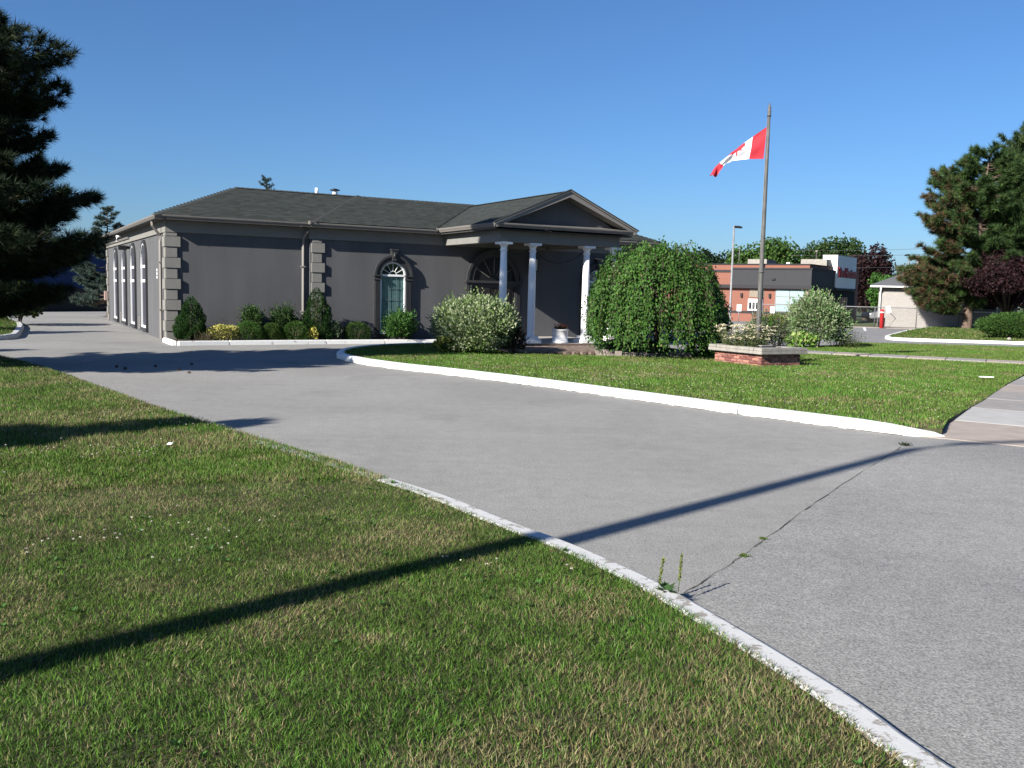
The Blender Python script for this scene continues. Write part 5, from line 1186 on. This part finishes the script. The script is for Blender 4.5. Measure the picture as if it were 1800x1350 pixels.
# ------------------------------------------------------------------ grass
def blades(name, poly, bbox, per_m2, near, hgt, wid, seed, z, zone=None, parent=None, dry_bias=0.0, tri=True, bright=1.0, skip=None):
    rg = np.random.default_rng(seed); (xa, xb), (ya, yb) = bbox; n = int((xb - xa) * (yb - ya) * per_m2)
    x = rg.uniform(xa, xb, n); y = rg.uniform(ya, yb, n); k = in_poly(x, y, poly)
    k &= (np.abs(x) < y * .6 + .8) & (y > 1.5)
    if near is not None:
        dd = np.hypot(x, y); k &= (dd >= near[0]) & (dd < near[1]) & (rg.random(n) < np.clip((near[2] / np.maximum(dd, .1)) ** 1.5, .0, 1))
    if skip is not None: k &= ~in_poly(x, y, skip)
    x = x[k]; y = y[k]; n = len(x)
    lush = fbm(x, y, 100, .55, 4); fine = fbm(x, y, 140, 4.5, 3); dry = .55 * fbm(x, y, 180, .8, 3) + .45 * fbm(x, y, 190, 3.2, 3) + .3 * (fine - .5) + dry_bias
    pd_ = np.clip((dry - .45) * 2.6 + .2 + 1.5 * min(dry_bias, 0), .1, .62)
    isdry = rg.random(n) < pd_
    g = np.array((.066, .1, .018)) * (1 - lush[:, None]) + np.array((.045, .115, .015)) * lush[:, None]
    g = g * bright
    C = np.where(isdry[:, None], np.array((.2, .172, .088)), g) * rg.uniform(.4, 1.6, (n, 1)) * rg.uniform(.9, 1.1, (n, 3)) * (0.7 + .6 * fine[:, None])
    H = hgt * rg.uniform(.5, 1.25, n) * (.65 + .7 * lush) * np.where(rg.random(n) < .02, 1.5, 1)
    lean = rg.normal(0, .36, (n, 2)) + np.stack([fbm(x, y, 220, 3.2) - .5, fbm(x, y, 230, 3.2) - .5], 1) * 1.0
    base = np.stack([x, y, np.full(n, z)], 1); ax = unit(np.concatenate([lean, np.ones((n, 1))], 1)); a = rg.uniform(0, math.pi, n)
    Bv = np.stack([np.cos(a), np.sin(a), np.zeros(n)], 1) * (wid * rg.uniform(.6, 1.3, n))[:, None]
    if tri: return raw_mesh(name, *quads(base, ax * H[:, None], Bv, C, 'tri'), 'grass', parent)
    mid = base + ax * (H * .55)[:, None]; bend = unit(ax + np.concatenate([lean * .9, -.25 * np.ones((n, 1))], 1)); tipv = mid + bend * (H * .55)[:, None]
    V = np.stack([base - Bv, base + Bv, mid + Bv * .75, mid - Bv * .75, tipv], 1).reshape(-1, 3)
    i0 = np.arange(n) * 5; lo = np.stack([i0, i0 + 1, i0 + 2, i0 + 3, i0 + 3, i0 + 2, i0 + 4], 1).ravel(); st = np.stack([np.arange(n) * 7, np.arange(n) * 7 + 4], 1).ravel()
    return raw_mesh(name, V, lo, st, np.repeat(C, 5, 0), 'grass', parent)
LB_ = offset_var(smooth_path(LK, 2), 0.15, 0.01) + [(-30, 26), (-30, -6), (2.0, -6)]
tag(blades('grass', LB_, ((-5.2, 2.2), (2, 9.5)), 15000, (0, 9.5, 5.4), .038, .002, 300, .068, tri=False, bright=1.32), 'mown patchy grass with dry straw in the foreground lawn', 'grass', kind='stuff')
LBF = offset_var(smooth_path(LK, 2), 0.17, 0.0) + [(-30, 26), (-30, -6), (2.0, -6)]
tag(blades('grass', LBF, ((-12, .2), (6.9, 21)), 5200, (7.9, 40, 10.5), .05, .0048, 301, .07, bright=1.45), 'patchy grass further back on the left lawn', 'grass', kind='stuff')
PATHPOLY = [tuple(P0 - pn * .5), tuple(P1 - pn * .5), tuple(P1 + pn * .55), tuple(P0 + pn * .55)]
LBR = offset(smooth_path(list(reversed(ISL)), 1), 0.15) + LAWN_R[len(isl_in):]
tag(blades('grass', LBR, ((-5, 21), (11, 36)), 1700, (0, 60, 30), .05, .0072, 302, .095, dry_bias=-.08, bright=1.6, skip=PATHPOLY), 'green lawn grass around the brick planter', 'grass', kind='stuff')
tag(blades('grass', LAWN_3, ((16, 40), (38, 64)), 170, None, .09, .02, 303, .095, dry_bias=-.06), 'short grass on the far island below the juniper', 'grass', kind='stuff')
tag(blades('grass', LAWN_P, ((-22, -13), (24, 42)), 420, None, .08, .012, 304, .1, dry_bias=-.08), 'shaded grass on the island below the left pine', 'grass', kind='stuff')

def clover(label, poly, bbox, n, seed, z, nthr=.5, kp=None):
    rg = np.random.default_rng(seed); (xa, xb), (ya, yb) = bbox; x = rg.uniform(xa, xb, n * 12); y = rg.uniform(ya, yb, n * 12)
    k = in_poly(x, y, poly) & (np.abs(x) < y * .6 + .5) & (rg.random(n * 12) < np.clip((fbm(x, y, 400, .8) - nthr) * 7, 0.02, 1))
    x = x[k][:n]; y = y[k][:n]; n = len(x); per = 14
    c = np.stack([x, y, z + rg.uniform(.05, .085, n)], 1); P = np.repeat(c, per, 0); d = rnd_dirs(rg, n * per) * rg.uniform(.55, 1.0); d[:, 2] = np.abs(d[:, 2]) * .8
    o = raw_mesh('clover_flowers', *quads(P, d * .014, unit(np.cross(d, rnd_dirs(rg, n * per))) * .004, jitter(rg, (.62, .58, .5), n * per, .15)), 'petal')
    tag(o, label, 'flowers', kind='stuff')
clover('white clover heads scattered over the left lawn', LB_, ((-9, 1), (5.2, 17)), 330, 401, .065, .5)
clover('white clover heads scattered over the lawn by the planter', LBR, ((-3, 8), (11.5, 25)), 620, 402, .095, .47)

def rosettes(label, poly, bbox, n, seed, z):
    rg = np.random.default_rng(seed); (xa, xb), (ya, yb) = bbox; x = rg.uniform(xa, xb, n * 9); y = rg.uniform(ya, yb, n * 9); k = in_poly(x, y, poly) & (np.abs(x) < y * .6); x = x[k][:n]; y = y[k][:n]; n = len(x); m = 9
    c = np.repeat(np.stack([x, y, np.full(n, z)], 1), m, 0); a = rg.uniform(0, 6.28, n * m); ax = unit(np.stack([np.cos(a), np.sin(a), rg.uniform(.3, 1.3, n * m)], 1)) * np.repeat(rg.uniform(.018, .045, n), m)[:, None]
    o = raw_mesh('broadleaf_weeds', *quads(c, ax, unit(np.cross(ax, np.array([0, 0, 1.0]))) * .008, jitter(rg, (.055, .125, .03), n * m, .3)), 'leaf'); tag(o, label, 'weeds', kind='stuff')
rosettes('broad leaved weeds scattered through the left lawn', LB_, ((-6, 2), (2.6, 13)), 90, 411, .085)
# ------------------------------------------------------------------ small things
def plantain(loc):
    o = thing('weed', 'tall seed spiked weed growing at the white kerb edge', 'weed', loc); rg = np.random.default_rng(77)
    m = MB(); P, A, C = [], [], []
    for bx_, by_, lx, ly, h in ((-.03, 0, .03, .02, .19), (.09, .03, .015, .02, .21)):
        m.tube([(bx_, by_, 0), (bx_ + lx * .5, by_ + ly * .5, h * .5), (bx_ + lx, by_ + ly, h)], .0025, 5)
        for q in range(150): t = rg.uniform(.28, 1); P.append((bx_ + lx * t, by_ + ly * t, h * t)); A.append(rnd_dirs(rg, 1)[0] * .014); C.append((.16, .19, .05))
    m.build('stem', M.setdefault('stemgreen', mat('stem_green', (.1, .14, .04), .7)), o)
    P, A, C = np.array(P), np.array(A), np.array(C); raw_mesh('seed_spike', *quads(P, A, unit(np.cross(A, rnd_dirs(rg, len(A)))) * .004, C * rg.uniform(.7, 1.3, (len(A), 1))), 'leaf', o)['kind'] = 'stuff'
    n = 26; a = rg.uniform(0, 6.28, n); ax = np.stack([np.cos(a), np.sin(a), rg.uniform(.1, .8, n)], 1); ax = unit(ax) * rg.uniform(.05, .1, (n, 1))
    raw_mesh('leaf', *quads(np.zeros((n, 3)) + np.array([.02, 0, .01]), ax, unit(np.cross(ax, np.array([0, 0, 1.0]))) * .014, jitter(rg, (.045, .09, .03), n)), 'leaf', o)
plantain((.86, 5.0, .07))
def tuft(label, loc, r, h, seed, col=(.08, .12, .03)):
    rg = np.random.default_rng(seed); n = 90; o = thing('weed', label, 'weed', loc); P = rg.normal(0, r * .35, (n, 3)) * np.array([1, 1, 0]); ax = unit(np.stack([rg.normal(0, .9, n), rg.normal(0, .9, n), np.ones(n)], 1)); A = ax * (h * rg.uniform(.5, 1.2, n))[:, None]
    raw_mesh('foliage', *quads(P, A, unit(np.cross(ax, rnd_dirs(rg, n))) * .006, jitter(rg, col, n)), 'leaf', o)['kind'] = 'stuff'
tuft('dark weed tuft in the crack near the kerb end', (4.66, 10.92, .008), .08, .045, 90, (.02, .03, .012))
tuft('small green weed in the middle of the driveway crack', (1.55, 6.0, .008), .05, .016, 91)
tuft('tiny weed further up the driveway crack', (1.8, 6.45, .008), .035, .012, 92)
pap = MB().add([(-.05, -.02, 0), (.05, -.03, .01), (.06, .02, .035), (-.04, .03, .03), (0, 0, .045)], [(0, 1, 4), (1, 2, 4), (2, 3, 4), (3, 0, 4), (0, 3, 2, 1)]).build('paper_scrap', 'white'); pap.scale = (.5, .5, .5); pap.location = (-3.35, 9.05, .125); tag(pap, 'crumpled white paper scrap on the left lawn', 'litter')
pap2 = MB().box(-.14, .14, -.05, .05, 0, .02).build('paper_scrap', 'white', None, .005); pap2.location = (10.0, 19.6, .15); tag(pap2, 'flat white paper scrap near the sidewalk edge of lawn', 'litter')
cp0 = None
for i, (x, y) in enumerate(((-7.6, 18.25), (-7.95, 18.6), (-7.3, 18.9), (-6.55, 18.2), (-6.75, 19.6), (-6.15, 17.75))):
    if cp0 is None:
        m = MB(); rg_ = random.Random(4)
        m.lathe([(.01, 0), (.03, .01), (.042, .035), (.035, .065), (.012, .085)], (0, 0, 0), 10)
        for q in range(26): a = q * 2.4; z = .008 + q * .003; r = .04 * math.sin(min(1, (q + 4) / 30) * math.pi) + .012; m.add([(r * .6 * math.cos(a - .3), r * .6 * math.sin(a - .3), z), (r * .6 * math.cos(a + .3), r * .6 * math.sin(a + .3), z), (r * 1.25 * math.cos(a), r * 1.25 * math.sin(a), z + .012)], [(0, 1, 2)])
        cp0 = m.build('pine_cone', 'bark'); o = cp0
    else: o = cp0.copy(); COL.objects.link(o)
    o.scale = (.75, .75, .75); o.location = (x, y, .012); o.rotation_euler = (1.2 + .1 * i, .2 * i, i); tag(o, ('second small dark pine cone from the left in the driveway shadow', 'leftmost small dark pine cone in the driveway tree shadow', 'third small dark pine cone from the left in the driveway shadow',
            'fourth small dark pine cone from the left in the driveway shadow', 'farthest small dark pine cone, at the back right of the scatter', 'nearest small dark pine cone, at the front right of the scatter')[i], 'pine cone', 'pine cones on the driveway')
